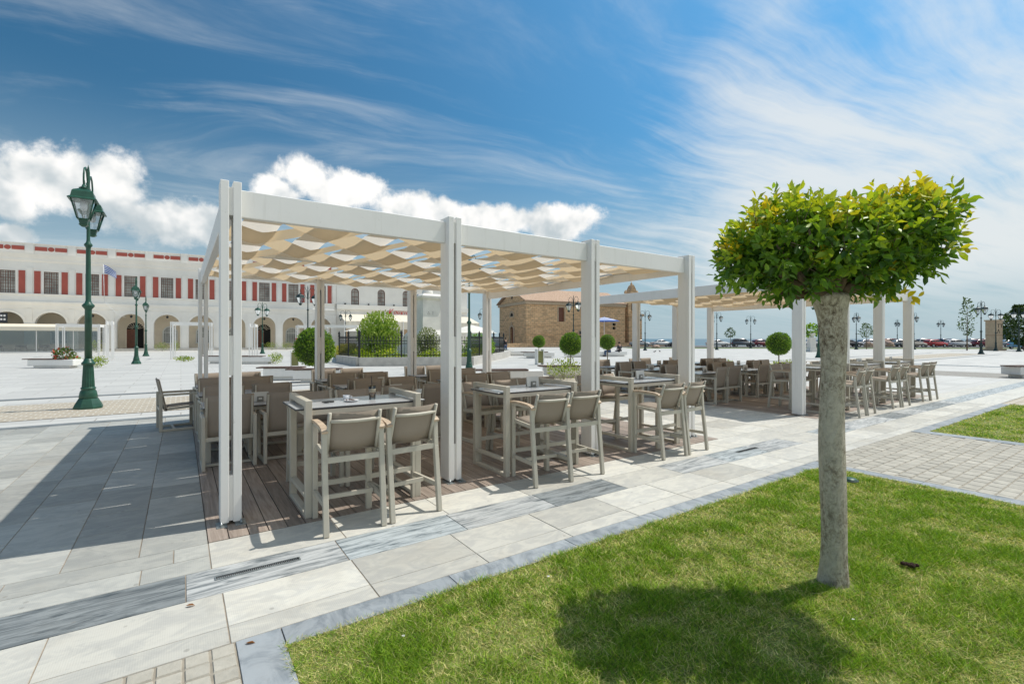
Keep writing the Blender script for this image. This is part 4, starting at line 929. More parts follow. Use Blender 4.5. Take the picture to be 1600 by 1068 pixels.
# ------------------------------------------------------------------ street lamps
def make_lamp(paint, name='street_lamp'):
    t = thing(name, 'x', 'street lamp')
    mb = MB(); mb.lathe([(0.275, 0.0), (0.275, 0.05), (0.245, 0.12), (0.19, 0.22), (0.18, 0.24)], 8, (0, 0), False, R(22.5)); mb.lathe([(0.165, 0.24), (0.175, 0.27), (0.15, 0.40), (0.125, 0.44), (0.14, 0.46), (0.14, 0.485), (0.12, 0.50)], 20); mb.build('base', paint, t)
    mb = MB(); n = 32; prof = [(0.118, 0.50), (0.096, 0.95), (0.094, 1.0)]; vs = []; fs = []
    for r, z in prof:
        for k in range(n): tt = 2*math.pi*k/n; rr = r*(1.0 if k % 2 else 0.90); vs.append((rr*math.cos(tt), rr*math.sin(tt), z))
    for i in range(2):
        for k in range(n): fs.append((i*n+k, i*n+(k+1) % n, (i+1)*n+(k+1) % n, (i+1)*n+k))
    mb.quad_mesh(vs, fs); mb.lathe([(0.096, 1.0), (0.125, 1.02), (0.13, 1.05), (0.105, 1.08), (0.085, 1.11), (0.07, 1.16)], 20)
    mb.lathe([(0.07, 1.16), (0.064, 2.28), (0.07, 2.30), (0.115, 2.36), (0.115, 2.39), (0.066, 2.44), (0.05, 2.50), (0.044, 3.7), (0.048, 3.72), (0.078, 3.77), (0.078, 3.79), (0.042, 3.84), (0.034, 3.9), (0.03, 5.45), (0.018, 5.56), (0.0, 5.64)], 16); mb.build('column', paint, t)
    for s in (-1, 1):
        arm = MB(); pts = []
        for k in range(15):
            q = k/14; ang = R(-90)+q*R(255); pts.append((s*(0.38-0.30*math.sin(R(90)+q*0)*0+0.0), 0, 0))
        pts = [(s*0.04, 0, 4.55), (s*0.05, 0, 4.9), (s*0.10, 0, 5.2), (s*0.22, 0, 5.40), (s*0.38, 0, 5.46), (s*0.54, 0, 5.40), (s*0.64, 0, 5.24), (s*0.65, 0, 5.08), (s*0.60, 0, 4.98)]
        arm.tube(pts, 0.018, 7); arm.tube([(s*0.60, 0, 4.98), (s*0.53, 0, 5.0), (s*0.51, 0, 5.08), (s*0.56, 0, 5.13)], 0.011, 6)
        arm.tube([(s*0.04, 0, 4.6), (s*0.2, 0, 4.78), (s*0.32, 0, 5.0), (s*0.27, 0, 5.14), (s*0.18, 0, 5.10)], 0.011, 6); a_ = arm.build('arm', paint, t)
        ln = MB(); c = (s*0.64, 0)
        ln.lathe([(0.02, 5.02), (0.04, 4.96), (0.09, 4.93), (0.04, 4.90)], 10, c); ln.lathe([(0.08, 4.91), (0.22, 4.85), (0.25, 4.82), (0.28, 4.70), (0.345, 4.665), (0.345, 4.645), (0.28, 4.645)], 4, c, False, R(45))
        for k in range(4):
            tt = R(45)+k*math.pi/2; ln.tube([(c[0]+0.268*math.cos(tt), 0.268*math.sin(tt), 4.645), (c[0]+0.14*math.cos(tt), 0.14*math.sin(tt), 4.245)], 0.014, 4)
        ln.lathe([(0.145, 4.25), (0.15, 4.235), (0.11, 4.22), (0.09, 4.13), (0.11, 4.12), (0.05, 4.08), (0.0, 4.07)], 4, c, False, R(45)); lo = ln.build('lantern', paint, t)
        gl = MB(); gl.lathe([(0.258, 4.643), (0.134, 4.253)], 4, c, False, R(45)); gl.f = gl.f[:4]; gl.sm = gl.sm[:4]; gl.build('glass', M['lampglass'], lo)
        bl = MB(); bl.lathe([(0.0, 4.64), (0.06, 4.63), (0.07, 4.52), (0.05, 4.44), (0.0, 4.42)], 10, c); bl.build('bulb', ceramic, lo)
    return t
lamp_t = tree_of(make_lamp(M['green'])); lamp_dt = tree_of(make_lamp(M['darkiron']))
AV = TH+math.pi/2
lamps = [(gp(138, 637), AV, 'tall green street lamp standing nearest at left, base on the cobbles', 0), (gp(213, 568), AV, 'green street lamp second from the left edge, before the arcade', 0), (gp(228, 556), AV, 'smaller far green street lamp before the arched window at left', 0),
         (at(410, 52.0), R(75), 'green street lamp before the arcade door behind the near pergola', 0), (at(733, 22.5), AV, 'green street lamp column rising right behind the second front post', 0), (at(1279, 41.0), R(20), 'green street lamp column just left of the clipped tree trunk', 0),
         (gp(1533, 553), R(70), 'tall dark lamp at right with lanterns seen close together', 1), (gp(1556, 548), R(0), 'two-armed lamp standing in front of the stone pillar', 1),
         (at(1120, 70), R(5), 'two-armed lamp between the far pergola posts, taller one', 1), (at(1111, 84), R(40), 'two-armed lamp just behind the taller one near the sea', 1), (at(1173, 82), R(-8), 'two-armed lamp over the parked dark car', 1), (at(1470, 100), R(10), 'distant lamp above the red parked car', 1),
         (at(1402, 98), R(30), 'distant lamp seen between the last two pergola posts', 1), (at(1008, 66), R(8), 'single lamp to the right of the bell tower', 1), (at(757, 62), R(25), 'lamp by the garden railing left of the church', 1), (at(896, 44), AV, 'tall lamp in front of the church wall', 1),
         (at(540, 66), R(10), 'dark lamp in front of the cream awnings, left of the leafy shrub', 1), (at(688, 70), R(10), 'dark lamp right of the monument pedestal', 1), (at(481, 36), R(60), 'dark lamp hidden by the second back post of the pergola', 1), (at(1592, 60), R(0), 'dark lamp in front of the dark tree at the right edge', 1), (at(1428, 72), R(80), 'lamp right of the far pergola post over the cars', 1), (at(1338, 72), R(80), 'lamp right of the clipped tree trunk, over the sea', 1)]
fl = [True, True]
for p, rz, lb, k in lamps:
    tr = (lamp_t, lamp_dt)[k]; o = place(tr, fl[k], (p.x, p.y, -0.012), rz, lb, 'street lamps on the square'); fl[k] = False

# ------------------------------------------------------------------ arcade building
BR = R(29); B0 = Vector((-61.9, 58.0)); 
def bl(s, y=0.0, z=0.0): return Vector((B0.x+s*math.cos(BR)-y*math.sin(BR), B0.y+s*math.sin(BR)+y*math.cos(BR), z))
bld = thing('arcade_building', 'long white two storey arcade building with brick red wall panels', 'building', (B0.x, B0.y, 0), BR)
PITCH = 3.97; S0 = 0.65; I0, I1 = -2, 9
sA, sB = S0-PITCH/2+I0*PITCH, S0+PITCH/2+I1*PITCH
Lh = PITCH/2
# spandrel with a round arch cut out, one bay wide
def arch_pts(r, zc, n=20): return [(r*math.cos(math.pi*k/n), zc+r*math.sin(math.pi*k/n)) for k in range(n+1)]
def spandrel(hw, r, zs, ztop, y0, y1):
    mb = MB(); A = arch_pts(r, zs); n = len(A); outer = []
    for (x, z) in A:
        outer.append((max(-hw, min(hw, x*hw/r*1.0)), ztop))
    outer[0] = (hw, zs); outer[-1] = (-hw, zs)
    outer = [(hw, zs)] + [(hw*math.cos(math.pi*k/(n-1)) if 0 < k < n-1 else (hw if k == 0 else -hw), ztop) for k in range(1, n-1)] + [(-hw, zs)]
    vs = [(x, y0, z) for x, z in A]+[(x, y0, z) for x, z in outer]+[(x, y1, z) for x, z in A]+[(x, y1, z) for x, z in outer]
    fs = []
    for i in range(n-1):
        fs.append((i, i+1, n+i+1, n+i)); fs.append((2*n+i, 3*n+i, 3*n+i+1, 2*n+i+1)); fs.append((i, 2*n+i, 2*n+i+1, i+1))
    # corner fill triangles up to the top corners
    vs += [(hw, y0, ztop), (-hw, y0, ztop)]; k0 = len(vs)-2
    fs.append((n, n+1, k0)); fs.append((2*n-1, k0+1, 2*n-2))
    mb.quad_mesh(vs, fs); return mb
def ring(r0, r1, zs, y0, y1):
    A = arch_pts(r0, zs); B = arch_pts(r1, zs); n = len(A); mb = MB()
    vs = [(x, y0, z) for x, z in A]+[(x, y0, z) for x, z in B]+[(x, y1, z) for x, z in A]+[(x, y1, z) for x, z in B]; fs = []
    for i in range(n-1): fs += [(i, n+i, n+i+1, i+1), (n+i, 3*n+i, 3*n+i+1, n+i+1), (i, i+1, 2*n+i+1, 2*n+i)]
    mb.quad_mesh(vs, fs); return mb
ZS = 3.4; AR = 1.5
m_pier = MB(); m_pier.box(-0.484, 0.484, 0.0, 0.7, 0, 3.4); m_pier.box(-0.52, 0.52, -0.06, 0.72, 0, 0.35); m_pier.box(-0.53, 0.53, -0.06, 0.72, 3.22, 3.399); m_pier.box(-0.27, 0.27, -0.07, 0.0, 0.35, 5.35); m_pier = m_pier.mesh('pier', M['plaster'])
m_span = spandrel(Lh, AR, ZS, 5.4, 0.0, 0.7).mesh('spandrel', M['plaster']); m_ring = ring(AR, AR+0.27, ZS, -0.05, 0.0).mesh('archivolt', M['plaster'])
m_wall2 = MB()
WW, WZ0, WZ1 = 0.70, 7.2, 9.98
m_wall2.box(-Lh, -WW, 0.1, 0.6, 6.32, 11.1); m_wall2.box(WW, Lh, 0.1, 0.6, 6.32, 11.1); m_wall2.box(-WW, WW, 0.1, 0.6, 6.32, WZ0); m_wall2.box(-WW, WW, 0.1, 0.6, WZ1, 11.1); m_wall2 = m_wall2.mesh('upper_wall', M['plaster'])
m_pil = MB(); m_pil.box(-0.26, 0.26, 0.0, 0.1, 7.18, 10.35); m_pil.box(-0.32, 0.32, -0.03, 0.1, 10.1, 10.4); m_pil.box(-0.32, 0.32, -0.03, 0.1, 7.18, 7.42); m_pil = m_pil.mesh('pilaster', M['plaster'])
m_red = MB(); m_red.box(-0.30, 0.30, 0.055, 0.1, 7.22, 10.02); m_red = m_red.mesh('red_panel', M['red'])
m_wf = MB(); y0, y1 = 0.22, 0.30
for x in (-0.66, -0.02, 0.62): m_wf.box(x, x+0.05, y0, y1, WZ0, WZ1)
for z in (WZ0, 9.05, WZ1-0.06): m_wf.box(-0.70, 0.70, y0+0.004, y1-0.004, z, z+0.06)
for x in (-0.46, -0.24, 0.20, 0.42): m_wf.box(x, x+0.036, y0+0.01, y1-0.02, WZ0, WZ1)
for z in (7.55, 7.95, 8.35, 8.7, 9.4, 9.7): m_wf.box(-0.68, 0.68, y0+0.014, y1-0.024, z, z+0.036)
m_wf = m_wf.mesh('window_frame', M['winframe']); m_pn = MB(); m_pn.box(-0.69, 0.69, 0.27, 0.275, WZ0, WZ1); m_pn = m_pn.mesh('pane', M['pane'])
m_sur = MB(); 
for (x0, x1, z0, z1) in ((-0.86, -0.70, 7.2, 10.14), (0.70, 0.86, 7.2, 10.14), (-0.70, 0.70, 9.98, 10.14)): m_sur.box(x0, x1, 0.06, 0.1, z0, z1)
m_sur = m_sur.mesh('window_surround', M['plaster'])
m_prd = MB(); m_prd.box(-0.56, 0.56, 0.03, 0.1, 12.55, 13.02); m_prd = m_prd.mesh('parapet_panel', M['red'])
m_dsc = MB(); A_ = [(0.3*math.cos(2*math.pi*k/20), 12.78+0.27*math.sin(2*math.pi*k/20)) for k in range(20)]; m_dsc.prism(A_, 0.03, 0.1); m_dsc = m_dsc.mesh('parapet_disc', M['red'])
m_ped = MB(); m_ped.box(-0.40, 0.40, -0.02, 0.5, 12.15, 13.45); m_ped = m_ped.mesh('parapet_pedestal', M['plaster'])
m_bw = MB(); m_bw.box(-Lh, Lh, 3.2, 3.4, 0, 5.4); m_bw = m_bw.mesh('porch_wall', M['ochre'])
m_aw = MB(); ap = arch_pts(0.75, 2.5, 14); m_aw.prism(ap+[(-0.75, 1.05), (0.75, 1.05)], 3.17, 3.2); m_aw = m_aw.mesh('porch_window', M['pane'])
m_awf = ring(0.75, 0.90, 2.5, 3.1, 3.17)
for x in (-0.90, 0.75): m_awf.box(x, x+0.15, 3.1, 3.17, 1.05, 2.5)
m_awf.box(-0.95, 0.95, 3.05, 3.17, 0.93, 1.05)
for x in (-0.5, -0.25, 0.0, 0.25, 0.5): m_awf.box(x-0.022, x+0.022, 3.13, 3.168, 1.05, 2.5+math.sqrt(0.5625-x*x))
m_awf.box(-0.75, 0.75, 3.135, 3.168, 2.46, 2.54); m_awf = m_awf.mesh('window_bars', M['plaster2'])
m_dr = MB(); m_dr.box(-0.95, 0.02, 3.12, 3.2, 0.3, 2.9); m_dr = m_dr.mesh('door_leaf', M['doorwood']); m_do = MB(); m_do.box(0.02, 0.95, 3.17, 3.199, 0.3, 2.9); m_do = m_do.mesh('open_doorway', M['dark'])
m_dfl = MB(); m_dfl.prism(arch_pts(0.95, 2.9, 16), 3.14, 3.2); m_dfl = m_dfl.mesh('fanlight', M['dark'])
m_dfb = ring(0.95, 1.15, 2.9, 3.05, 3.15)
for x in (-1.15, 0.95): m_dfb.box(x, x+0.2, 3.05, 3.15, 0.3, 2.9)
for k in range(1, 10):
    t = math.pi*k/10; m_dfb.bar((0.3*math.cos(t), 3.12, 2.9+0.3*math.sin(t)), (0.93*math.cos(t), 3.12, 2.9+0.93*math.sin(t)), 0.04, 0.04, (0, 1, 0))
m_dfb = m_dfb.mesh('door_surround', M['ochre'])
m_lan = MB(); m_lan.tube([(0, 0.35, 4.9), (0, 0.35, 4.75)], 0.015, 5); m_lan.lathe([(0.03, 4.75), (0.16, 4.68), (0.12, 4.45), (0.04, 4.4)], 6, (0, 0.35), False); m_lan = m_lan.mesh('porch_lantern', M['iron'])
for i in range(I0, I1+1):
    s = S0+PITCH*i; lc = (s, 0, 0)
    link('spandrel', m_span, bld, lc); link('archivolt', m_ring, bld, lc); link('upper_wall', m_wall2, bld, lc); link('window_surround', m_sur, bld, lc)
    w = link('window', m_wf, bld, lc); link('pane', m_pn, w)
    for d in (-1.28, 1.28): link('red_panel', m_red, bld, (s+d, 0, 0))
    for d in (-0.92, 0.92): link('parapet_panel', m_prd, bld, (s+d*1.02, 0, 0))
    link('parapet_disc', m_dsc, bld, lc); link('porch_wall', m_bw, bld, lc)
    if i in (3, 7): 
        dr = link('door', m_dr, bld, lc); link('open_doorway', m_do, dr); link('fanlight', m_dfl, dr); link('door_surround', m_dfb, dr)
    elif i > 0: pw_ = link('porch_window', m_aw, bld, lc); link('window_bars', m_awf, pw_)
    if i > 1: link('porch_lantern', m_lan, bld, lc)
for i in range(I0, I1+2):
    s = S0+PITCH*(i-0.5); link('pier', m_pier, bld, (s, 0, 0)); link('pilaster', m_pil, bld, (s, 0, 0)); link('parapet_pedestal', m_ped, bld, (s, 0, 0))
def course(name, prof, mat, s0=sA, s1=sB):      # moulding: (y,z) outline run along the facade
    mb = MB(); n = len(prof); vs = [(s0, y, z) for y, z in prof]+[(s1, y, z) for y, z in prof]
    mb.quad_mesh(vs, [tuple(range(n)), tuple(range(2*n-1, n-1, -1))]+[(i, (i+1) % n, (i+1) % n+n, i+n) for i in range(n)]); return mb.build(name, mat, bld)
course('cornice', [(0.6, 11.1), (0.09, 11.1), (-0.1, 11.3), (-0.16, 11.55), (-0.5, 12.0), (-0.55, 12.15), (0.6, 12.15)], M['plaster'])
course('parapet', [(0.45, 12.15), (0.1, 12.15), (0.1, 13.3), (-0.06, 13.32), (-0.06, 13.42), (0.45, 13.42)], M['plaster'])
course('sill_band', [(0.6, 6.3), (-0.08, 6.3), (-0.08, 7.0), (-0.2, 7.05), (-0.2, 7.18), (0.6, 7.18)], M['plaster'])
course('string_course', [(0.69, 5.401), (-0.05, 5.401), (-0.12, 5.75), (-0.28, 6.05), (-0.30, 6.2), (-0.1, 6.299), (0.69, 6.299)], M['plaster'])
course('porch_floor', [(3.3, 0.0), (-0.9, 0.0), (-0.9, 0.16), (-0.5, 0.16), (-0.5, 0.3), (3.3, 0.3)], M['concrete'])
course('porch_ceiling', [(3.2, 5.36), (0.68, 5.36), (0.68, 5.39), (3.2, 5.39)], M['plaster2'])
course('roof_slab', [(12, 11.2), (0.5, 11.2), (0.5, 12.2), (12, 12.2)], M['plaster2']); course('back_wall', [(12.2, 0), (12, 0), (12, 11.2), (12.2, 11.2)], M['plaster2'])
mb = MB(); mb.box(sA-0.3, sA, 0.0, 12.1, 0, 12.15); mb.box(sB, sB+0.29, 0.2, 12.1, 0, 11.9); mb.build('end_wall', M['plaster2'], bld)
# flag on the building
fp = thing('flag', 'small blue and white striped flag on a pole above the arcade', 'flag', bl(9.9, -0.6, 6.3), BR)
MB().tube([(0, 0.3, 0.0), (0, -0.3, 4.9)], 0.035, 6).build('pole', M['cloth_white'], fp)
for k in range(9):
    mb = MB(); vs = []; n = 9
    for i in range(n):
        q = i/(n-1); x = 0.08+1.25*q; y = -0.28+0.14*math.sin(q*5+0.3*k); z = 4.85-0.9*q**1.3-k*0.115*(1-0.25*q); h = 0.115*(1-0.25*q); vs += [(x, y, z), (x, y, z-h)]
    mb.quad_mesh(vs, [(2*i, 2*i+1, 2*i+3, 2*i+2) for i in range(n-1)], True); mb.build('stripe', M['blue'] if k % 2 == 0 else M['cloth_white'], fp)
MB().tube([(0, 0.25, 0.2), (0.6, 0.1, -0.6), (1.4, 0.25, -1.5), (2.2, 0.3, -1.9)], 0.018, 4).build('halyard', M['cloth_white'], fp)

# ------------------------------------------------------------------ plain white wing with arched windows
wing = thing('white_wing', 'plain white building with arched windows behind the cream awnings', 'building', (B0.x, B0.y, 0), BR)
w0, w1 = sB+0.32, 61.5
m_ww = MB(); WH = 10.6; ctr = [41.6+4.25*k for k in range(5)]; edges = [w0]+[(ctr[k]+ctr[k+1])/2 for k in range(4)]+[w1]
for k, c in enumerate(ctr):
    e0, e1 = edges[k], edges[k+1]
    mb = MB(); mb.box(e0, c-0.62, 0.15, 0.65, 0, WH); mb.box(c+0.62, e1, 0.15, 0.65, 0, WH); mb.box(c-0.62, c+0.62, 0.15, 0.65, 0, 7.15)
    sp_ = spandrel(0.62, 0.62, 9.2, WH, 0.15, 0.65); mb.quad_mesh([(x+c, y, z) for x, y, z in sp_.v], sp_.f); mb.build('wall', M['plaster2'], wing)
    fr = MB(); rg = ring(0.50, 0.60, 9.2, 0.3, 0.38); fr.quad_mesh([(x+c, y, z) for x, y, z in rg.v], rg.f)
    for x in (-0.6, -0.05, 0.5): fr.box(c+x, c+x+0.1, 0.3, 0.38, 7.15, 9.2 if abs(x) > 0.2 else 9.72)
    for z in (7.15, 7.8, 8.4, 9.15): fr.box(c-0.55, c+0.55, 0.31, 0.37, z, z+0.07)
    for x in (-0.3, 0.27): fr.box(c+x, c+x+0.035, 0.32, 0.36, 7.15, 9.6)
    w = fr.build('window', M['winframe'], wing); pn = MB(); pn.prism([(x+c, z) for x, z in arch_pts(0.6, 9.2, 12)]+[(c-0.6, 7.15), (c+0.6, 7.15)], 0.36, 0.365); pn.build('pane', M['pane'], w)
mb = MB(); mb.box(w0, w1, -0.25, 0.149, 6.35, 7.1); mb.build('balcony_band', M['plaster2'], wing)
mb = MB(); mb.box(w0, w1+0.3, -0.3, 0.8, WH, WH+0.45); mb.build('cornice', M['plaster2'], wing)
mb = MB(); mb.box(w0, w1, 0.66, 11.8, WH-0.3, WH-0.02); mb.box(w1-0.3, w1-0.01, 0.66, 11.8, 0, WH-0.3); mb.build('roof', M['plaster2'], wing)
for x in (40.0, 43.7, 47.9): MB().lathe([(0.12, 0), (0.16, 0.1), (0.1, 0.25), (0.0, 0.3)], 8, (x, -0.1)).build('floodlight', M['iron'], wing, (0, 0, 7.1))
# red script sign on the wing
def text_obj(name, s, size, mat, parent, loc, rot, ext=0.01, shear=0.0):
    cu = bpy.data.curves.new(name, 'FONT'); cu.body = s; cu.size = size; cu.extrude = ext; cu.shear = shear; cu.align_x = 'LEFT'
    o = bpy.data.objects.new(name+'_tmp', cu); COL.objects.link(o); dg = bpy.context.evaluated_depsgraph_get(); me = bpy.data.meshes.new_from_object(o.evaluated_get(dg)); bpy.data.objects.remove(o)
    me.materials.clear(); me.materials.append(mat); ob = link(name, me, parent, loc); ob.rotation_euler = rot; return ob
sg = thing('script_sign', 'red handwritten style letters on the white wing above the awnings', 'sign', bl(46.8, -0.3, 5.75), BR)
for txt, x, sz in (('\u039a', 0, 1.15), ('\u03bf', 0.95, 0.95), ('\u03c5', 1.5, 0.95), ('\u03ba', 2.1, 0.95), ('\u03b9', 2.7, 0.95), ('\u03c2', 3.0, 0.95), ('G', 4.6, 1.05)):
    text_obj('letter', txt, sz, M['redsign'], sg, (x, 0, 0), (math.pi/2, 0, 0), 0.03, 0.35)
mb = MB(); mb.box(-0.3, 6, 0.05, 0.1, -0.1, 0.0); mb.build('sign_rail', M['plaster2'], sg)
# black sign in the leftmost arch
sg = thing('black_sign', 'black sign with pale marks in the leftmost arch', 'sign', bl(S0-1.0, -0.1, 3.55), BR)
MB().box(-0.2, 1.05, 0, 0.08, 0, 1.2).build('board', M['signdark'], sg)
for x, z in ((0.15, 0.75), (0.15, 0.3)):
    for j in range(3): MB().box(x+j*0.28, x+j*0.28+0.18, -0.012, -0.001, z, z+0.22).build('mark', M['cloth_white'], sg)

# glass terrace with awning in front of the left arches
tr = thing('glass_terrace', 'glass fronted terrace under a white awning along the left arches', 'terrace', bl(0, 0, 0), BR)
x0, x1, yf = sA+0.5, S0+2*PITCH+1.6, -4.2
aw = MB(); 
aw.quad_mesh([(x0, -0.08, 3.45), (x1, -0.08, 3.45), (x1, yf-0.3, 3.0), (x0, yf-0.3, 3.0), (x0, -0.08, 3.41), (x1, -0.08, 3.41), (x1, yf-0.3, 2.96), (x0, yf-0.3, 2.96)], [(0,1,2,3),(7,6,5,4),(2,6,7,3),(1,5,6,2),(0,3,7,4)]); aw.build('awning', M['canvas'], tr)
MB().box(x0, x1, yf-0.36, yf-0.305, 2.55, 3.02).build('valance', M['canvas'], tr)
x = x0; k = 0
while x < x1-0.5:
    MB().box(x, x+0.07, yf-0.035, yf+0.035, 0, 2.95).build('post', M['white'], tr)
    xe = min(x+3.3, x1); MB().box(x+0.07, xe, yf-0.006, yf+0.006, 0.12, 2.6).build('glass_panel', M['shopglass'], tr); MB().box(x+0.07, xe, yf-0.02, yf+0.02, 0.0, 0.12).build('bottom_rail', M['white'], tr); x += 3.3
MB().box(x1-0.07, x1, yf-0.035, yf+0.035, 0, 2.95).build('post', M['white'], tr)
dk = simple('dark_terrace_chair', (0.03, 0.028, 0.027), 0.6, 0.2)
dc = thing('terrace_chair', 'x', 'chair'); 
for sx in (-0.22, 0.22):
    for sy in (-0.22, 0.22): MB().box(sx-0.02, sx+0.02, sy-0.02, sy+0.02, 0, 0.45 if sy < 0 else 0.85).build('leg', dk, dc)
MB().box(-0.24, 0.24, -0.24, 0.24, 0.43, 0.47).build('seat', dk, dc); MB().box(-0.24, 0.24, 0.205, 0.235, 0.55, 0.86).build('backrest', dk, dc)
dct = tree_of(dc); k = 0
for i in range(7):
    for j in range(2):
        place(dct, k == 0, bl(x0+0.8+i*2.1+0.3*j, yf+1.0+j*1.1), BR+math.pi*j, 'dark chair behind the terrace glass, %s pair from the left, %s' % (('first','second','third','fourth','fifth','sixth','last')[i], ('front', 'back')[j]), 'dark chairs in the glass terrace'); k += 1
# cream cafe awnings before the wing
cv = thing('cafe_canopy', 'cream cafe awnings with hanging curtains before the white wing', 'awning', bl(0, 0, 0), BR)
for k in range(5):
    xa = w0+0.4+k*4.5; xb = xa+4.45
    a_ = MB(); a_.quad_mesh([(xa, -0.27, 5.55), (xb, -0.27, 5.55), (xb, -5.0, 4.3), (xa, -5.0, 4.3)], [(0,3,2,1)]); 
    n = 18; vs = []; 
    for i in range(n+1): q = i/n; yy = -5.0+0.05*math.sin(i*1.9); vs += [(xa+(xb-xa)*q, yy, 4.3), (xa+(xb-xa)*q, yy*1.0+0.03*math.sin(i*2.3), 3.05+0.03*math.sin(i))]
    a_.quad_mesh(vs, [(2*i, 2*i+1, 2*i+3, 2*i+2) for i in range(n)], True); a_.build('awning', M['canvas'], cv)
    MB().box(xa-0.06, xa+0.06, -5.1, -4.98, 0, 4.35).build('post', M['white'], cv)
    cu = MB(); vs = []
    for i in range(13): q = i/12; vs += [(xa+0.1+0.6*q, -4.9+0.06*math.sin(i*2), 4.2), (xa+0.15+0.5*q, -4.9+0.06*math.sin(i*2), 0.15)]
    cu.quad_mesh(vs, [(2*i, 2*i+1, 2*i+3, 2*i+2) for i in range(12)], True); cu.build('curtain', simple('tan_curtain', (0.52, 0.36, 0.22), 0.9, 0.1) if k == 0 else bpy.data.materials['tan_curtain'], cv)
MB().box(w0+0.3, w1-0.3, -0.4, -0.26, 5.5, 5.65).build('awning_box', M['plaster2'], cv)
# cafe parasols
def make_parasol(mat1, mat2, R0, H, label, loc, rz=0.0):
    t = thing('parasol', label, 'parasol', loc, rz); MB().tube([(0, 0, 0.05), (0, 0, H)], 0.03, 8).build('pole', M['white'], t); MB().lathe([(0.3, 0), (0.3, 0.06), (0.05, 0.1)], 12).build('base', M['concrete'], t)
    for k in range(8):
        a0_, a1_ = k*math.pi/4, (k+1)*math.pi/4; nr = 5
        for j in range(nr if mat2 else 1):
            r0, r1 = (j/nr*R0, (j+1)/nr*R0) if mat2 else (0.0, R0); zf = lambda r: H-0.05-0.62*(r/R0)**1.15*R0*0.42
            mb = MB(); vs = []
            m_ = 1 if mat2 else 4
            for q in range(m_+1): r = r0+(r1-r0)*q/m_; vs += [(r*math.cos(a0_), r*math.sin(a0_), zf(r)), (r*math.cos(a1_), r*math.sin(a1_), zf(r))]
            mb.quad_mesh(vs, [(2*i, 2*i+2, 2*i+3, 2*i+1) for i in range(m_)]); mb.build('canopy_gore', mat1 if j % 2 == 0 or not mat2 else mat2, t)
    return t
make_parasol(M['parasol'], None, 2.0, 2.9, 'white cafe parasol beside the leafy shrub', at(570, 47), 0.2); make_parasol(M['parasol'], None, 2.1, 2.9, 'white parasol right of the second front post', at(737, 44), 0.1)
make_parasol(M['parasol'], None, 1.9, 2.6, 'low white parasol behind the green lamp column', at(742, 39), 0.3)
make_parasol(M['blue'], M['cloth_white'], 1.75, 4.0, 'blue and white striped parasol by the church', at(944, 52), 0.2)

# ------------------------------------------------------------------ church
CR = R(25); C0 = Vector((2.8, 95.0))
ch = thing('stone_church', 'old sandstone church with terracotta roof and bell tower', 'church', (C0.x, C0.y, 0), CR)
CW, CL, EH, RH = 13.2, 24.3, 9.05, 12.0
def wall_with_holes(L, H, holes, name, M4, th=0.5):      # holes: (x0,x1,z0,z1) not overlapping in x
    mb = MB(); x = 0.0
    for (h0, h1, z0, z1) in sorted(holes):
        if h0 > x: mb.box(x, h0, 0, th, 0, H, M4)
        if z0 > 0: mb.box(h0, h1, 0, th, 0, z0, M4)
        mb.box(h0, h1, 0, th, z1, H, M4); x = h1
    mb.box(x, L, 0, th, 0, H, M4); return mb.build(name, M['church'], ch)
side_h = [(7.4, 8.8, 5.1, 8.0), (12.4, 13.9, 0, 3.2), (20.9, 21.7, 3.6, 5.0)]
wall_with_holes(CL, EH, side_h, 'side_wall', None)
Mg = Matrix.Rotation(math.pi/2, 4, 'Z') @ Matrix.Scale(-1, 4, (0, 1, 0)); Mg = Matrix(((0, 1, 0, 0), (1, 0, 0, 0), (0, 0, 1, 0), (0, 0, 0, 1)))
Mg2 = Mg.copy(); Mg2.translation = (0.001, 0.5, 0)
gh = [(CW/2-1.15, CW/2+0.15, 0, 3.6), (CW/2-1.1, CW/2+0.5, 6.2, 7.6)]; gh = [(5.2, 6.9, 0, 4.2)]
wall_with_holes(CW-1.0, EH, gh, 'gable_wall', Mg2)
for i, (h0, h1, z0, z1) in enumerate(side_h):
    o = MB(); o.box(h0, h1, 0.3, 0.35, z0, z1); o.build('door' if z0 == 0 else 'window', M['winframe'] if i == 0 else M['dark'], ch)
    f = MB(); f.box(h0-0.25, h0, -0.06, 0.0, z0, z1+0.25); f.box(h1, h1+0.25, -0.06, 0.0, z0, z1+0.25); f.box(h0, h1, -0.06, 0.0, z1, z1+0.25); f.build('stone_surround', M['sandstone'], ch)
MB().box(0.3, 0.36, 5.7, 7.4, 0, 4.2).build('door', M['doorwood'], ch)
for sgn in (0,):
    r_ = ring(0.85, 1.3, 3.3, -0.16, 0.0); vs = [Mg2 @ Vector((x+6.05, y, z)) for x, y, z in r_.v]; o = MB(); o.quad_mesh(vs, r_.f)
    for x in (4.75, 6.9): o.box(x, x+0.45, -0.16, 0.0, 0, 3.3, Mg2)
    o.lathe([(0.15, 4.6), (0.3, 4.8), (0.1, 5.1), (0.0, 5.3)], 8, (-0.1, 6.55)); o.build('door_surround', M['sandstone'], ch)
    r_ = ring(0.75, 1.15, 6.3, -0.14, 0.0); o = MB(); o.quad_mesh([Mg2 @ Vector((x+6.05, y, z)) for x, y, z in r_.v], r_.f); o.box(4.85, 7.25, -0.14, 0.0, 6.05, 6.3, Mg2); o.build('lunette_surround', M['sandstone'], ch)
    o = MB(); o.prism([(x+6.05, z) for x, z in arch_pts(0.75, 6.3, 10)], -0.06, -0.003, Mg2); o.build('lunette', M['dark'], ch)
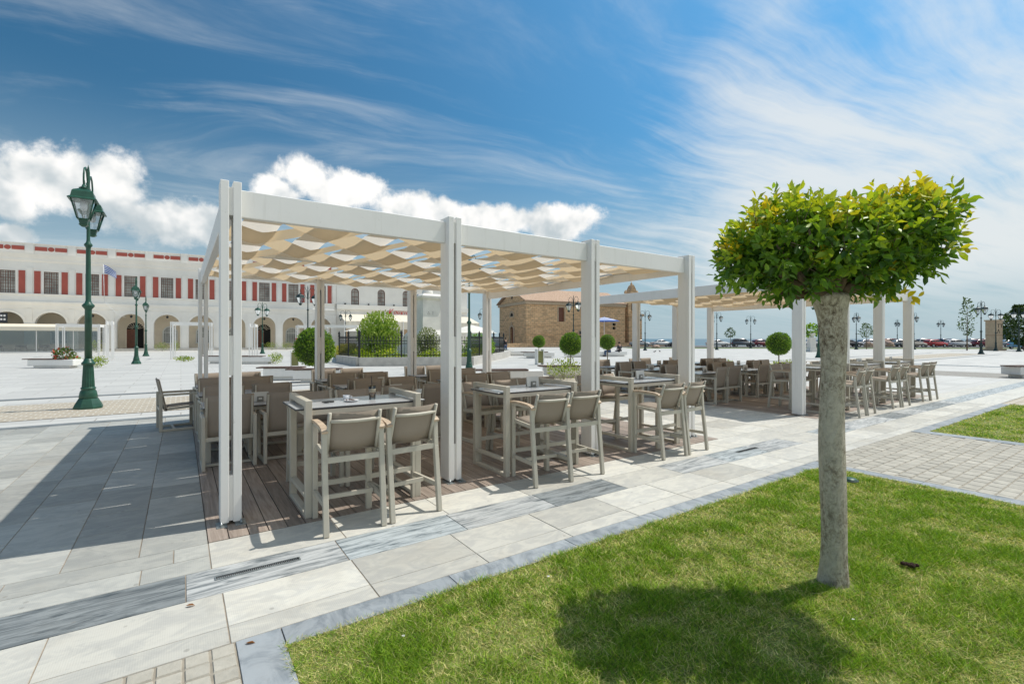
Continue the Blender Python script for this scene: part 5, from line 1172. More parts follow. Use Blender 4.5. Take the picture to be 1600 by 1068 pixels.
# gable, cornice, roof, rear walls
o = MB(); o.prism([(0.0, EH), (CW, EH), (CW/2, RH-0.4)], 0.0, 0.5, Matrix(((0, 1, 0, 0), (1, 0, 0, 0), (0, 0, 1, 0), (0, 0, 0, 1)))); o.build('gable', M['church'], ch)
o = MB(); o.prism([(CW/2+0.3*math.cos(t*math.pi/6), 10.3+0.5*math.sin(t*math.pi/6)) for t in range(12)], -0.03, -0.004, Matrix(((0, 1, 0, 0), (1, 0, 0, 0), (0, 0, 1, 0), (0, 0, 0, 1)))); o.build('oculus', M['dark'], ch)
o = MB(); o.box(-0.3, CL, -0.35, -0.001, EH-0.55, EH-0.02); o.box(-0.3, -0.001, 0.0, CW+0.3, EH-0.55, EH-0.02); o.build('cornice', M['sandstone'], ch)
o = MB(); ov = 0.55
for z_, nm in ((0, 'roof'),):
    vs = [(-ov, -ov, EH-0.02), (CL+0.1, -ov, EH-0.02), (CL+0.1, CW/2, RH), (-ov, CW/2, RH), (-ov, CW+ov, EH-0.02), (CL+0.1, CW+ov, EH-0.02)]
    o.quad_mesh(vs+[(x, y, z+0.22) for x, y, z in vs], [(6,7,8,9), (9,8,11,10), (0,3,2,1), (3,4,5,2), (0,1,7,6), (0,6,9,3), (3,9,10,4), (1,2,8,7), (2,5,11,8), (4,10,11,5)])
o.build('roof', M['tiles'], ch)
o = MB(); o.box(0, CL, CW-0.5, CW, 0, EH); o.box(CL-0.5, CL, 0.5, CW-0.5, 0, EH); o.build('rear_wall', M['church'], ch)
# low annex strip of paler roof along the eave and stone courses standing proud
for k in range(9): MB().box(0.05, CL-0.05, -0.07, -0.001, 0.5+k*0.92, 0.72+k*0.92).build('stone_course', M['church'], ch) if k not in (1, 3, 5, 6, 7, 8) else None
bt_ = MB(); T0, T1 = 25.0, 28.6
def tower():
    t = MB(); t.box(T0, T0+1.1, -0.4, 2.4, 0, 6.6); t.box(T1-1.1, T1, -0.4, 2.4, 0, 6.6); t.box(T0+1.1, T1-1.1, -0.1, 2.1, 0, 3.6); t.box(T0+1.1, T1-1.1, -0.4, 2.4, 5.6, 6.6); t.box(T0+1.1, T1-1.1, 1.2, 2.1, 3.6, 5.6)
    t.box(T0-0.35, T1+0.35, -0.75, 2.75, 6.6, 7.05); t.build('tower_base', M['church'], ch)
    t = MB(); t.box(T0+0.1, T0+1.0, 0, 2.0, 7.05, 10.6); t.box(T1-1.0, T1-0.1, 0, 2.0, 7.05, 10.6); t.box(T0+1.0, T1-1.0, 0, 2.0, 9.8, 10.6); t.box(T0-0.15, T1+0.15, -0.25, 2.25, 10.6, 10.95)
    t.build('belfry', M['church'], ch)
    t = MB(); t.prism([(T0+0.3, 10.95), (T1-0.3, 10.95), (T1-0.9, 12.1), ((T0+T1)/2+0.3, 13.2), ((T0+T1)/2, 13.6), ((T0+T1)/2-0.3, 13.2), (T0+0.9, 12.1)], 0.2, 1.8); t.lathe([(0.15, 13.5), (0.28, 13.8), (0.1, 14.1), (0.0, 14.5)], 8, ((T0+T1)/2, 1.0)); t.build('bell_gable', M['church'], ch)
    for x in (T0+0.15, T1-0.15): MB().lathe([(0.25, 10.95), (0.3, 11.3), (0.15, 11.5), (0.34, 11.9), (0.1, 12.3), (0.0, 12.5)], 8, (x, 1.0)).build('finial', M['church'], ch)
    MB().lathe([(0.55, 7.9), (0.45, 8.2), (0.3, 8.9), (0.1, 9.3), (0.0, 9.4)], 12, ((T0+T1)/2, 1.0)).build('bell', M['iron'], ch); MB().bar((T0+1.0, 1.0, 9.4), (T1-1.0, 1.0, 9.4), 0.12, 0.12).build('bell_beam', M['iron'], ch)
tower()
lw = MB(); lw.box(-6, 40, -3.2, -2.9, 0, 0.75); lw.build('low_wall', M['church'], None, (C0.x, C0.y, 0), CR, label='low stone wall running in front of the church', cat='wall')

# ------------------------------------------------------------------ monument garden
mon = thing('monument', 'pale stone monument pedestal with a statue hidden behind the pergola roof', 'monument', at(668, 37.5), R(40))
def frustum(mb, w0_, w1_, z0, z1):
    mb.quad_mesh([(-w0_, -w0_, z0), (w0_, -w0_, z0), (w0_, w0_, z0), (-w0_, w0_, z0), (-w1_, -w1_, z1), (w1_, -w1_, z1), (w1_, w1_, z1), (-w1_, w1_, z1)], ((0,3,2,1),(4,5,6,7),(0,1,5,4),(1,2,6,5),(2,3,7,6),(3,0,4,7)))
mb = MB(); frustum(mb, 2.3, 2.3, 0, 0.5); frustum(mb, 1.8, 1.8, 0.5, 1.0); frustum(mb, 1.45, 1.35, 1.0, 1.9); frustum(mb, 1.3, 1.05, 1.9, 2.25); mb.build('stepped_base', M['stonewhite'], mon)
mb = MB(); frustum(mb, 0.97, 0.88, 2.25, 4.55); mb.build('shaft', M['stonewhite'], mon)
mb = MB(); frustum(mb, 0.90, 1.05, 4.55, 4.7); frustum(mb, 1.12, 1.15, 4.7, 4.85); frustum(mb, 1.0, 0.75, 4.85, 5.05); mb.build('capital', M['stonewhite'], mon)
text_obj('inscription', '\u0394. \u03a3', 0.32, M['concrete'], mon, (-0.55, -0.925, 3.45), (math.pi/2-0.04, 0, 0), 0.008)
mb = MB(); mb.lathe([(0.45, 5.05), (0.42, 5.2), (0.30, 5.7), (0.27, 6.1), (0.32, 6.5), (0.36, 6.8), (0.20, 6.95), (0.10, 7.0), (0.13, 7.1), (0.16, 7.25), (0.12, 7.4), (0.0, 7.46)], 16)
mb.tube([(0.33, 0, 6.75), (0.45, -0.1, 6.4), (0.35, -0.25, 6.1)], [0.1, 0.08, 0.05], 8); mb.tube([(-0.33, 0, 6.75), (-0.48, 0.05, 6.4), (-0.45, -0.1, 6.0)], [0.1, 0.08, 0.05], 8); mb.build('statue', M['stonewhite'], mon)
gc = [gp(530, 566), gp(562, 571.5), gp(735, 570), gp(787, 558.5), at(800, 50), at(640, 52), at(530, 44)]
n = len(gc)
wl = thing('garden_wall', 'low pale stone wall round the monument garden under the railing', 'wall', (gc[1].x, gc[1].y, 0)); W0 = Vector((gc[1].x, gc[1].y, 0))
for i in range(n):
    a_, b_ = gc[i], gc[(i+1) % n]; MB().bar(Vector((a_.x, a_.y, 0.24))-W0, Vector((b_.x, b_.y, 0.24))-W0, 0.42, 0.52).build('wall_run', M['concrete'], wl)
fence = thing('iron_railing', 'black wrought iron railing round the monument garden', 'railing', W0)
ip = MB(); ip.box(-0.035, 0.035, -0.035, 0.035, 0.5, 1.75); ip.lathe([(0.09, 1.75), (0.05, 1.85), (0.08, 1.95), (0.0, 2.15)], 8); ipm = ip.mesh('post', M['iron'])
sk = MB(); sk.tube([(0, 0, 0.5), (0, 0, 1.62)], 0.014, 5); sk.lathe([(0.0, 1.60), (0.03, 1.66), (0.0, 1.80)], 5); skm = sk.mesh('bar', M['iron'])
cnt = 0
for i in range(4):
    a_, b_ = gc[i], gc[i+1]
    if i == 3: continue
    L_ = (b_-a_).length; nb = int(L_/0.17)
    link('post', ipm, fence, Vector((a_.x, a_.y, 0))-W0)
    for z in (0.62, 1.32, 1.48): MB().bar(Vector((a_.x, a_.y, z))-W0, Vector((b_.x, b_.y, z))-W0, 0.02, 0.04).build('rail', M['iron'], fence)
    for k in range(1, nb):
        p = a_.lerp(b_, k/nb)
        if k % 14 == 0: link('post', ipm, fence, Vector((p.x, p.y, 0))-W0)
        else: link('bar', skm, fence, Vector((p.x, p.y, 0))-W0); cnt += 1
link('post', ipm, fence, Vector((gc[3].x, gc[3].y, 0))-W0)
for (px, Y, lb, ex, st, sz, sd, up) in (
    (592, 33.0, 'tall feathery green shrub inside the railing left of the monument', (1.5, 1.2, 1.75), [(0.09, 0.20, 0.022), (0.22, 0.38, 0.05), (0.46, 0.54, 0.14)], 0.19, 31, 1.3),
    (668, 33.0, 'small grey green olive bush before the monument', (0.85, 0.6, 1.2), [(0.09, 0.13, 0.05), (0.19, 0.24, 0.09), (0.3, 0.34, 0.15)], 0.10, 32, 0.3),
    (748, 35.0, 'dense green bush behind the green lamp column', (1.2, 0.9, 1.0), [(0.07, 0.17, 0.02), (0.16, 0.32, 0.035), (0.28, 0.44, 0.05)], 0.11, 33, 0.5),
    (545, 33.0, 'yellow green leafy plant at the left corner of the railing', (1.1, 0.8, 0.65), [(0.2, 0.28, 0.03), (0.4, 0.45, 0.05), (0.62, 0.52, 0.08)], 0.10, 34, 0.5)):
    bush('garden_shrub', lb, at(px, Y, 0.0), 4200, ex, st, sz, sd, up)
r5 = np.random.default_rng(50); n = 9000; t_ = r5.random(n); i_ = r5.integers(0, 3, n); P = []
for q, k in zip(t_, i_):
    a_, b_ = gc[k], gc[k+1]; p = a_.lerp(b_, q); c = Vector((gc[1].x*0.5+gc[3].x*0.5, 40)); d = (Vector((c.x, c.y, 0))-p).normalized()*r5.uniform(0.35, 1.9); P.append((p.x+d.x, p.y+d.y, r5.uniform(0.05, 0.95)*(0.7+0.3*math.sin(p.x*2.2))))
link('hedge_plants', leaf_mesh('hedge_plants', np.array(P), r5.normal(size=(n, 3))*0.5+np.array([0, -.2, .6]), r5.uniform(0.08, 0.15, n), tints(n, [(0.14, 0.28, 0.02), (0.34, 0.46, 0.03), (0.62, 0.62, 0.04)], r5), M['leaf2'], SIMP_T, SIMP_F, 0.35, r5), label='bright yellow green ground plants behind the black railing', cat='plants', kind='stuff')
sheet('garden_soil', gc, 0.02, M['soil'])

# ------------------------------------------------------------------ planters with bench boards, open white frames, bins
def planter(loc, rz, L, label, flower=None, seed=1, bench=True):
    t = thing('planter_bench', label, 'planter', loc, rz, 'white planter benches on the square')
    mb = MB(); mb.bbox(-L/2, L/2, -0.35, 0.35, 0.12, 0.46, 0.02); mb.box(-L/2+0.25, L/2-0.25, -0.25, 0.25, 0, 0.12); mb.build('trough', M['white'], t)
    if bench:
        for k in range(4): MB().bbox(-L/2-0.25, L/2-0.55, -0.38+k*0.15, -0.38+k*0.15+0.13, 0.46, 0.505, 0.004).build('seat_board', M['benchwood'], t)
    r = np.random.default_rng(seed); n = 500
    if flower is not None:
        d = unit(r.normal(size=(n, 3))); P = d*np.array([0.5, 0.4, 0.35])*r.random((n, 1))**0.4+np.array([flower, 0, 0.72]); st = [(0.06, 0.11, 0.02), (0.10, 0.17, 0.04), (0.16, 0.2, 0.07)]
        link('foliage', leaf_mesh('foliage', P, d+np.array([0, 0, .4]), r.uniform(.08, .13, n), tints(n, st, r), M['leaf2'], SIMP_T, SIMP_F, .4, r), t, kind='stuff')
        n = 55; d = unit(r.normal(size=(n, 3))); P = d*np.array([0.6, 0.45, 0.42])*r.uniform(.7, 1, (n, 1))+np.array([flower, 0, 0.74]); link('flowers', leaf_mesh('flowers', P, d+r.normal(size=(n, 3))*.5, r.uniform(.09, .14, n), tints(n, [(0.38, 0.06, 0.03), (0.50, 0.11, 0.06), (0.46, 0.08, 0.10)], r), M['leaf2'], SIMP_T, SIMP_F, .6, r), t, kind='stuff')
    return t
planter(gp(87, 574), R(3), 2.4, 'white planter bench with red flowers at far left', 0.45, 1); planter(at(362, 31.5), R(4), 3.0, 'white planter bench with dark boards seen left of the near corner post', None, 2); planter(at(400, 31.0), R(4), 2.2, 'white planter bench with dark boards seen right of the near corner post', None, 3)
planter(at(842, 40.8), R(4), 2.6, 'white planter bench under the small ball tree before the church', None, 4); planter(at(800, 46), R(4), 2.8, 'white planter bench near the standing man by the church', None, 5, False); planter(at(905, 42), R(4), 2.6, 'white planter bench behind the right ball tree', None, 6, False)
planter(at(955, 44), R(5), 2.8, 'white planter bench with two people sitting on it', None, 7, False); planter(at(1600, 20.0), R(10), 1.4, 'grey planter cut by the right edge of the picture', None, 8)
planter(at(1240, 23), R(30), 2.0, 'white planter bench behind the far pergola, left of the tree', None, 9); planter(at(800, 17.5), R(8), 2.2, 'low planter bench with dark boards behind the near pergola', None, 10); planter(at(887, 20.0), R(8), 2.0, 'low planter bench beside the flowering shrub', None, 11); planter(at(510, 18), R(8), 2.2, 'planter bench with dark boards behind the left ball tree', None, 12)
planter(at(458, 19), R(8), 2.0, 'white planter bench by the litter bin at left', None, 13)
def frame(loc, rz, L, D, label, H=2.95):
    t = thing('open_frame', label, 'frame', loc, rz, 'open white steel frames before the arcade')
    for x in (0, L):
        for y in (0, D):
            for s in (-0.06, 0.06): MB().box(x+s-0.03, x+s+0.03, y-0.05, y+0.05, 0, H).build('post', M['white'], t)
    for y in (0, D): MB().box(0.095, L-0.095, y-0.04, y+0.04, H-0.26, H-0.02).build('beam', M['white'], t)
    for x in (0, L): MB().box(x-0.03, x+0.03, y*0+0.105, D-0.105, H-0.27, H-0.03).build('beam', M['white'], t)
frame(gp(89, 557), BR, 2.9, 1.8, 'open white steel frame in front of the glass terrace'); frame(gp(175, 562), math.atan2(0.77, -0.60), 2.9, 0.32, 'narrow white frame left of the arcade doorway'); frame(gp(268, 560.8), BR, 2.6, 1.8, 'open white frame left of the left pergola corner')
frame(at(398, 43), math.atan2(0.9, -0.40), 2.9, 0.42, 'narrow white frame before the arcade door behind the corner post'); frame(at(466, 47), BR, 2.6, 1.8, 'open white frame left of the second back post'); frame(at(508, 46), R(12), 2.9, 1.8, 'open white frame before the cream awnings')
def bin_(loc, label):
    t = thing('litter_bin', label, 'bin', loc, R(20)); MB().bbox(-0.17, 0.17, -0.17, 0.17, 0.1, 0.85, 0.01).build('box', simple('olive_bin', (0.20, 0.20, 0.07), 0.5, 0.1) if 'olive_bin' not in bpy.data.materials else bpy.data.materials['olive_bin'], t)
    for s in (-0.235, 0.175): MB().box(s, s+0.06, -0.2, 0.2, 0, 0.95).build('side_plate', M['white'], t)
bin_(at(461, 27), 'olive litter bin between white plates at left behind the pergola'); bin_(at(843, 30), 'olive litter bin between white plates before the church')
for (px, Y, lb, ex, sd) in ((882, 19.0, 'flowering green shrub behind the second bar table', (0.75, 0.5, 0.42), 61), (1228, 20.5, 'thin flowering plants under the far ball tree', (0.7, 0.5, 0.35), 62), (1138, 19.0, 'yellow green plant between chairs of the far pergola', (0.25, 0.2, 0.4), 63),
    (430, 31, 'small green plant at the end of the planter benches', (0.5, 0.4, 0.35), 64), (115, 27.5, 'green plant spilling beside the flower planter', (0.45, 0.4, 0.3), 65), (152, 26.8, 'green plant right of the near green lamp', (0.5, 0.4, 0.32), 66), (288, 34, 'low weeds at the foot of the open white frame', (0.7, 0.4, 0.18), 67),
    (253, 62.2, 'grey green plant below the arched porch window', (1.0, 0.5, 0.6), 68), (150, 56.5, 'white flowering plant at the end of the glass terrace', (1.3, 0.6, 0.75), 69), (275, 63.2, 'dark green plant by the arcade pier', (0.5, 0.4, 0.7), 70), (425, 69, 'grey green plant before the arcade door', (1.1, 0.5, 0.6), 71), (448, 70, 'grey green plant under the arched window near the woman', (0.9, 0.5, 0.6), 72), (368, 12.6, 'small green plant behind the left chairs', (0.2, 0.2, 0.3), 73), (590, 12.8, 'yellow green plant seen between the chair backs', (0.3, 0.2, 0.36), 74)):
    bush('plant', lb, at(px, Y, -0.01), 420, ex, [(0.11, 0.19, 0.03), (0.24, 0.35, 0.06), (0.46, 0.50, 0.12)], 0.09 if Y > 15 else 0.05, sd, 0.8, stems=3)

# ------------------------------------------------------------------ people and pigeons
def skin_body(name, joints, edges, mat, parent, loc=(0, 0, 0), sub=1):
    me = bpy.data.meshes.new(name); me.from_pydata([j[:3] for j in joints], edges, []); o = link(name, me, parent, loc)
    md = o.modifiers.new('skin', 'SKIN'); 
    for v, j in zip(me.skin_vertices[0].data, joints): v.radius = (j[3], j[4] if len(j) > 4 else j[3])
    me.skin_vertices[0].data[0].use_root = True
    s = o.modifiers.new('sub', 'SUBSURF'); s.levels = sub; s.render_levels = sub; me.materials.append(mat); return o
def person(label, loc, rz, h, top, legs, hair, sit=False, stride=0.18, arms='down', scarf=None):
    t = thing('person', label, 'person', loc, rz); k = h/1.72
    J = lambda x, y, z, r, r2=None: (x*k, y*k, z*k, r*k, (r2 or r)*k)
    if not sit:
        body = [J(0, 0, 0.93, .12, .10), J(0, 0.01, 1.15, .125, .095), J(0, 0, 1.38, .13, .10), J(0, 0.01, 1.47, .05), J(0, 0.03, 1.53, .062, .075), J(0, 0.035, 1.62, .075, .095), J(0, 0.03, 1.69, .05, .06),
                J(-.17, 0, 1.40, .055), J(-.22, -.05, 1.14, .043), J(-.20, .08, .92, .034), J(-.20, .12, .84, .03), J(.17, 0, 1.40, .055), J(.22, -.05, 1.14, .043), J(.20, .10, .94, .034), J(.20, .15, .87, .03),
                J(-.09, 0, .88, .085), J(-.10, stride, .49, .06), J(-.10, stride*.9, .10, .042), J(-.10, stride+.12, .035, .036), J(.09, 0, .88, .085), J(.10, -stride*.3, .49, .06), J(.10, -stride*1.5, .12, .042), J(.10, -stride*1.2, .035, .036)]
    else:
        body = [J(0, 0, 0.55, .14, .11), J(0, -0.02, .78, .13, .10), J(0, 0, 1.0, .13, .10), J(0, 0.03, 1.09, .05), J(0, 0.05, 1.15, .062, .075), J(0, 0.06, 1.24, .075, .095), J(0, 0.05, 1.31, .05, .06),
                J(-.17, 0, 1.02, .055), J(-.22, .0, .76, .043), J(-.14, .22, .66, .034), J(-.10, .28, .66, .03), J(.17, 0, 1.02, .055), J(.22, .0, .76, .043), J(.14, .22, .66, .034), J(.10, .28, .66, .03),
                J(-.09, .04, .52, .085), J(-.10, .42, .50, .065), J(-.10, .40, .10, .042), J(-.10, .52, .035, .036), J(.09, .04, .52, .085), J(.10, .42, .50, .065), J(.10, .40, .10, .042), J(.10, .52, .035, .036)]
    E_ = [(0, 1), (1, 2), (2, 3), (3, 4), (4, 5), (5, 6), (2, 7), (7, 8), (8, 9), (9, 10), (2, 11), (11, 12), (12, 13), (13, 14), (0, 15), (15, 16), (16, 17), (17, 18), (0, 19), (19, 20), (20, 21), (21, 22)]
    skin_body('body', body, E_, M['skin'], t)
    g = lambda j, f: (j[0], j[1], j[2], j[3]*f, j[4]*f)
    b = body; tp = [g(b[1], 1.2), g(b[0], 1.25), g(b[2], 1.18), g(b[7], 1.3), g(b[8], 1.4), g(b[9], 1.35), g(b[11], 1.3), g(b[12], 1.4), g(b[13], 1.35)]
    skin_body('top', tp, [(0, 1), (0, 2), (2, 3), (3, 4), (4, 5), (2, 6), (6, 7), (7, 8)], top, t)
    lg = [g(b[0], 1.15), g(b[15], 1.2), g(b[16], 1.3), g(b[17], 1.35), g(b[19], 1.2), g(b[20], 1.3), g(b[21], 1.35)]
    skin_body('trousers', lg, [(0, 1), (1, 2), (2, 3), (0, 4), (4, 5), (5, 6)], legs, t)
    hc = b[5]; hm = MB(); hm.lathe([(0.0, -0.06*k), (0.085*k, -0.05*k), (0.105*k, 0.02*k), (0.09*k, 0.08*k), (0.05*k, 0.115*k), (0.0, 0.12*k)], 12); hm.build('headscarf' if scarf else 'hair', scarf or hair, t, (hc[0], hc[1]-0.02*k, hc[2]+0.01*k))
    fm = MB(); fm.lathe([(0.0, -0.02*k), (0.014*k, 0.0), (0.0, 0.03*k)], 6); fm.build('nose', M['skin'], t, (hc[0], hc[1]+0.105*k, hc[2]-0.02*k))
    for s in (-1, 1):
        em = MB(); em.lathe([(0.0, -0.01*k), (0.012*k, 0), (0.0, 0.01*k)], 6); em.build('eye', M['hair'], t, (hc[0]+s*0.032*k, hc[1]+0.092*k, hc[2]+0.012*k))
        sh = b[18 if s < 0 else 22]; sm = MB(); sm.bbox(sh[0]-0.045*k, sh[0]+0.045*k, sh[1]-0.15*k, sh[1]+0.08*k, 0.0, 0.075*k, 0.015*k); sm.build('shoe', M['black_cloth'], t)
    return t
p1 = gp(463, 555); person('woman in a red pink headscarf and dark coat walking before the arcade', (p1.x, p1.y, -0.012), R(-60), 1.66, M['darkgrey_cloth'], M['black_cloth'], M['hair'], scarf=M['redpink_cloth'])
p1 = gp(479, 555.5); person('small child in bright pink walking beside the woman', (p1.x-0.25, p1.y+0.1, -0.012), R(-70), 1.12, M['pink_cloth'], M['pink_cloth'], M['hair'], stride=0.1)
p1 = gp(790, 551.5); person('man in a black vest standing by the railing near the church', (p1.x, p1.y, -0.012), R(-130), 1.72, M['black_cloth'], M['blue_cloth'], M['hair'], stride=0.06)
p1 = at(952, 43.6); person('person in pale clothes sitting on the planter before the church', (p1.x, p1.y, -0.02), R(100), 1.68, M['pale_cloth'], M['blue_cloth'], M['hair'], sit=True)
p1 = at(968, 43.8); person('person in charcoal sitting with back turned on the planter', (p1.x, p1.y, -0.02), R(30), 1.72, M['darkgrey_cloth'], M['black_cloth'], M['hair'], sit=True)
for (px, py, lb) in ((1023, 551, 'grey pigeon on the plaza, left of the pair'), (1031, 550.6, 'grey pigeon on the plaza, right of the pair')):
    t = thing('pigeon', lb, 'bird', gp(px, py, -0.012), random.uniform(0, 6)); mb = MB(); mb.tube([(0, -0.2, 0.14), (0, -0.1, 0.16), (0, 0.0, 0.17), (0, 0.09, 0.2), (0, 0.12, 0.27), (0, 0.15, 0.29), (0, 0.19, 0.28)], [0.012, 0.04, 0.065, 0.055, 0.028, 0.03, 0.006], 10); mb.build('body', M['pigeon'], t)
    for s in (-1, 1): MB().tube([(s*0.025, 0.0, 0.12), (s*0.025, 0.01, 0.0)], 0.006, 5).build('leg', M['redsign'], t)

# ------------------------------------------------------------------ parked cars by the sea
def car_meshes(kind):
    if kind == 'hatch': prof = [(-1.9, .32), (-1.92, .62), (-1.82, .92), (-1.70, .98), (0.72, .98), (1.35, .88), (1.86, .70), (1.93, .5), (1.9, .30)]; cab = [(-1.80, .97), (-1.62, 1.30), (-1.30, 1.47), (-0.1, 1.50), (0.25, 1.43), (1.02, .95)]
    elif kind == 'sedan': prof = [(-2.15, .32), (-2.18, .65), (-2.1, .95), (-1.3, 1.0), (0.8, .97), (1.5, .90), (2.05, .72), (2.14, .5), (2.1, .30)]; cab = [(-1.55, .98), (-0.85, 1.38), (-0.4, 1.44), (0.1, 1.42), (1.0, .95)]
    else: prof = [(-2.1, .38), (-2.13, .75), (-2.05, 1.05), (-1.9, 1.08), (0.8, 1.06), (1.5, 1.0), (2.03, .82), (2.1, .55), (2.08, .36)]; cab = [(-2.0, 1.06), (-1.85, 1.5), (-1.6, 1.66), (0.0, 1.68), (0.35, 1.6), (1.05, 1.04)]
    W = 0.86
    def loft(poly, w_of, cut=0.0):
        bm = bmesh.new(); n = len(poly); A_ = [bm.verts.new((x, -w_of(z), z)) for x, z in poly]; B_ = [bm.verts.new((x, w_of(z), z)) for x, z in poly]
        bm.faces.new(A_); bm.faces.new(B_[::-1])
        for i in range(n): bm.faces.new((A_[i], B_[i], B_[(i+1) % n], A_[(i+1) % n])[::-1])
        bmesh.ops.bevel(bm, geom=list(bm.edges), offset=0.06, segments=2, affect='EDGES'); bmesh.ops.recalc_face_normals(bm, faces=bm.faces)
        return bm
    body = loft(prof, lambda z: W if z < .9 else W-0.03); zc = cab[0][1]; top = max(z for x, z in cab)
    cabin = loft(cab, lambda z: W-0.05-0.17*(z-zc)/(top-zc))
    def tomesh(bm, nm, mat):
        me = bpy.data.meshes.new(nm); bm.to_mesh(me); bm.free(); me.polygons.foreach_set('use_smooth', [True]*len(me.polygons)); 
        if mat: me.materials.append(mat)
        return me
    return body, cabin, prof, cab, W, zc, top, tomesh
car_cache = {}
def make_car(kind, paint, label, loc, rz):
    t = thing('parked_car', label, 'car', loc, rz, 'cars parked by the sea')
    if kind not in car_cache:
        body, cabin, prof, cab, W, zc, top, tomesh = car_meshes(kind)
        wx = (prof[0][0]+0.72, prof[-1][0]-0.78)
        gw = MB()
        xs0, xs1 = cab[1][0]+0.12, cab[-2][0]+0.05; w_at = lambda z: W-0.05-0.17*(z-zc)/(top-zc)+0.004
        zb, zt = zc+0.06, top-0.12
        for s in (-1, 1):
            mid = (xs0+xs1)/2-0.1
            for (q0, q1, p0, p1) in ((cab[0][0]+0.30, mid-0.03, xs0+0.05, mid-0.03), (mid+0.03, cab[-1][0]-0.22, mid+0.03, xs1)):
                gw.quad_mesh([(q0, s*w_at(zb), zb), (q1, s*w_at(zb), zb), (p1, s*w_at(zt), zt), (p0, s*w_at(zt), zt)], [(0, 1, 2, 3)])
        (xa, za), (xb, zb2) = cab[-1], cab[-2]; nx, nz = (za-zb2), -(xa-xb); l = math.hypot(nx, nz); nx, nz = -nx/l*0.012, -nz/l*0.012
        lp = lambda q: (xa+(xb-xa)*q, za+(zb2-za)*q)
        (xc, zc_), (xd, zd) = lp(0.14), lp(0.92); gw.quad_mesh([(xc+abs(nx), -0.66, zc_+abs(nz)), (xc+abs(nx), 0.66, zc_+abs(nz)), (xd+abs(nx), 0.56, zd+abs(nz)), (xd+abs(nx), -0.56, zd+abs(nz))], [(0, 1, 2, 3)])
        (xa, za), (xb, zb2) = cab[0], cab[1]; gw.quad_mesh([(xa+0.03-0.03, -0.6, za+0.1), (xa+0.03-0.03, 0.6, za+0.1), (xb-0.02, 0.52, zb2-0.02), (xb-0.02, -0.52, zb2-0.02)], [(3, 2, 1, 0)])
        wh = MB(); 
        a_ = [(0.31*math.cos(2*math.pi*k/20), 0.31+0.31*math.sin(2*math.pi*k/20)) for k in range(20)]; wh.prism(a_, -0.1, 0.1)
        rm = MB(); a_ = [(0.2*math.cos(2*math.pi*k/14), 0.31+0.2*math.sin(2*math.pi*k/14)) for k in range(14)]; rm.prism(a_, -0.108, 0.108)
        hl = MB(); hl.bbox(-0.06, 0.06, -0.16, 0.16, -0.07, 0.07, 0.02)
        car_cache[kind] = (tomesh(body, 'body', None), tomesh(cabin, 'cabin', None), gw.mesh('windows', M['carglass']), wh.mesh('tyre', M['rubber']), rm.mesh('rim', M['rim']), hl.mesh('headlight', ceramic), hl.mesh('tail_light', M['redsign']), wx, prof, W)
    bm_, cm_, gm_, wm_, rm_, hm_, tm_, wx, prof, W = car_cache[kind]
    def painted(nm, me):
        o = link(nm, me.copy() if not me.materials else me, t); 
        if not o.data.materials: o.data.materials.append(paint)
        return o
    painted('body', bm_); painted('cabin', cm_); link('windows', gm_, t)
    for x in wx:
        for s in (-1, 1): w = link('wheel', wm_, t, (x, s*(W-0.08), 0)); link('rim', rm_, w)
    for s in (-1, 1): link('headlight', hm_, t, (prof[-3][0]-0.06, s*0.62, 0.66)); link('tail_light', tm_, t, (prof[1][0]+0.05, s*0.66, 0.78))
PA = {k: car_paint('car_paint_'+k, c) for k, c in dict(red=(0.50, 0.025, 0.02), white=(0.72, 0.72, 0.70), silver=(0.42, 0.43, 0.44), black=(0.012, 0.013, 0.016), blue=(0.02, 0.05, 0.14), dred=(0.20, 0.012, 0.018), beige=(0.52, 0.46, 0.38), grey=(0.13, 0.14, 0.15), lblue=(0.10, 0.28, 0.45)).items()}
PN = dict(red='bright red', white='white', silver='silver', black='black', blue='dark blue', dred='dark red', beige='beige', grey='dark grey', lblue='light blue')
cars = [(1000, 98, 'sedan', 'silver', 'right of the bell tower'), (1034, 99, 'sedan', 'white', 'seen between two far pergola posts'), (1062, 97, 'suv', 'black', 'right of the third far back post'), (1122, 96, 'sedan', 'white', 'behind the paired lamps'), (1160, 95, 'suv', 'grey', 'under the lamp left of the ball tree'), (1190, 97, 'hatch', 'dred', 'just left of the ball tree'), (1212, 102, 'hatch', 'white', 'behind the ball tree'), (1262, 97, 'sedan', 'silver', 'left of the clipped tree trunk'), (1283, 101, 'sedan', 'blue', 'touching the trunk line'),
        (1327, 94, 'sedan', 'black', 'right of the clipped tree trunk'), (1347, 97, 'sedan', 'silver', 'beside the pink boulder'), (1366, 100, 'hatch', 'dred', 'behind the pink boulder'), (1395, 98, 'suv', 'dred', 'between the last two pergola posts'), (1403, 94, 'hatch', 'grey', 'left of the last pergola post'), (1426, 93, 'sedan', 'beige', 'just right of the last pergola post'), (1449, 102, 'suv', 'silver', 'behind the red car'), (1461, 93, 'hatch', 'red', 'parked in the front row'), (1482, 101, 'suv', 'blue', 'right behind the red car'), (1496, 94, 'hatch', 'white', 'right of the red car'), (1518, 99, 'sedan', 'silver', 'behind the slender tree'), (1528, 104, 'suv', 'grey', 'under the tall dark lamp'), (1537, 97, 'hatch', 'dred', 'left of the stone pillar'), (1548, 101, 'suv', 'black', 'behind the stone pillar'), (1568, 97, 'sedan', 'grey', 'right of the stone pillar'), (1580, 93, 'sedan', 'silver', 'in front of the far tower'), (1601, 74, 'suv', 'lblue', 'cut by the right edge')]
for i, (px, Y, kd, pc, wh) in enumerate(cars):
    make_car(kd, PA[pc], '%s parked car %s' % (PN[pc], wh), at(px, Y, -0.01), R(random.choice((0, 0, 180))+random.uniform(-12, 12)))
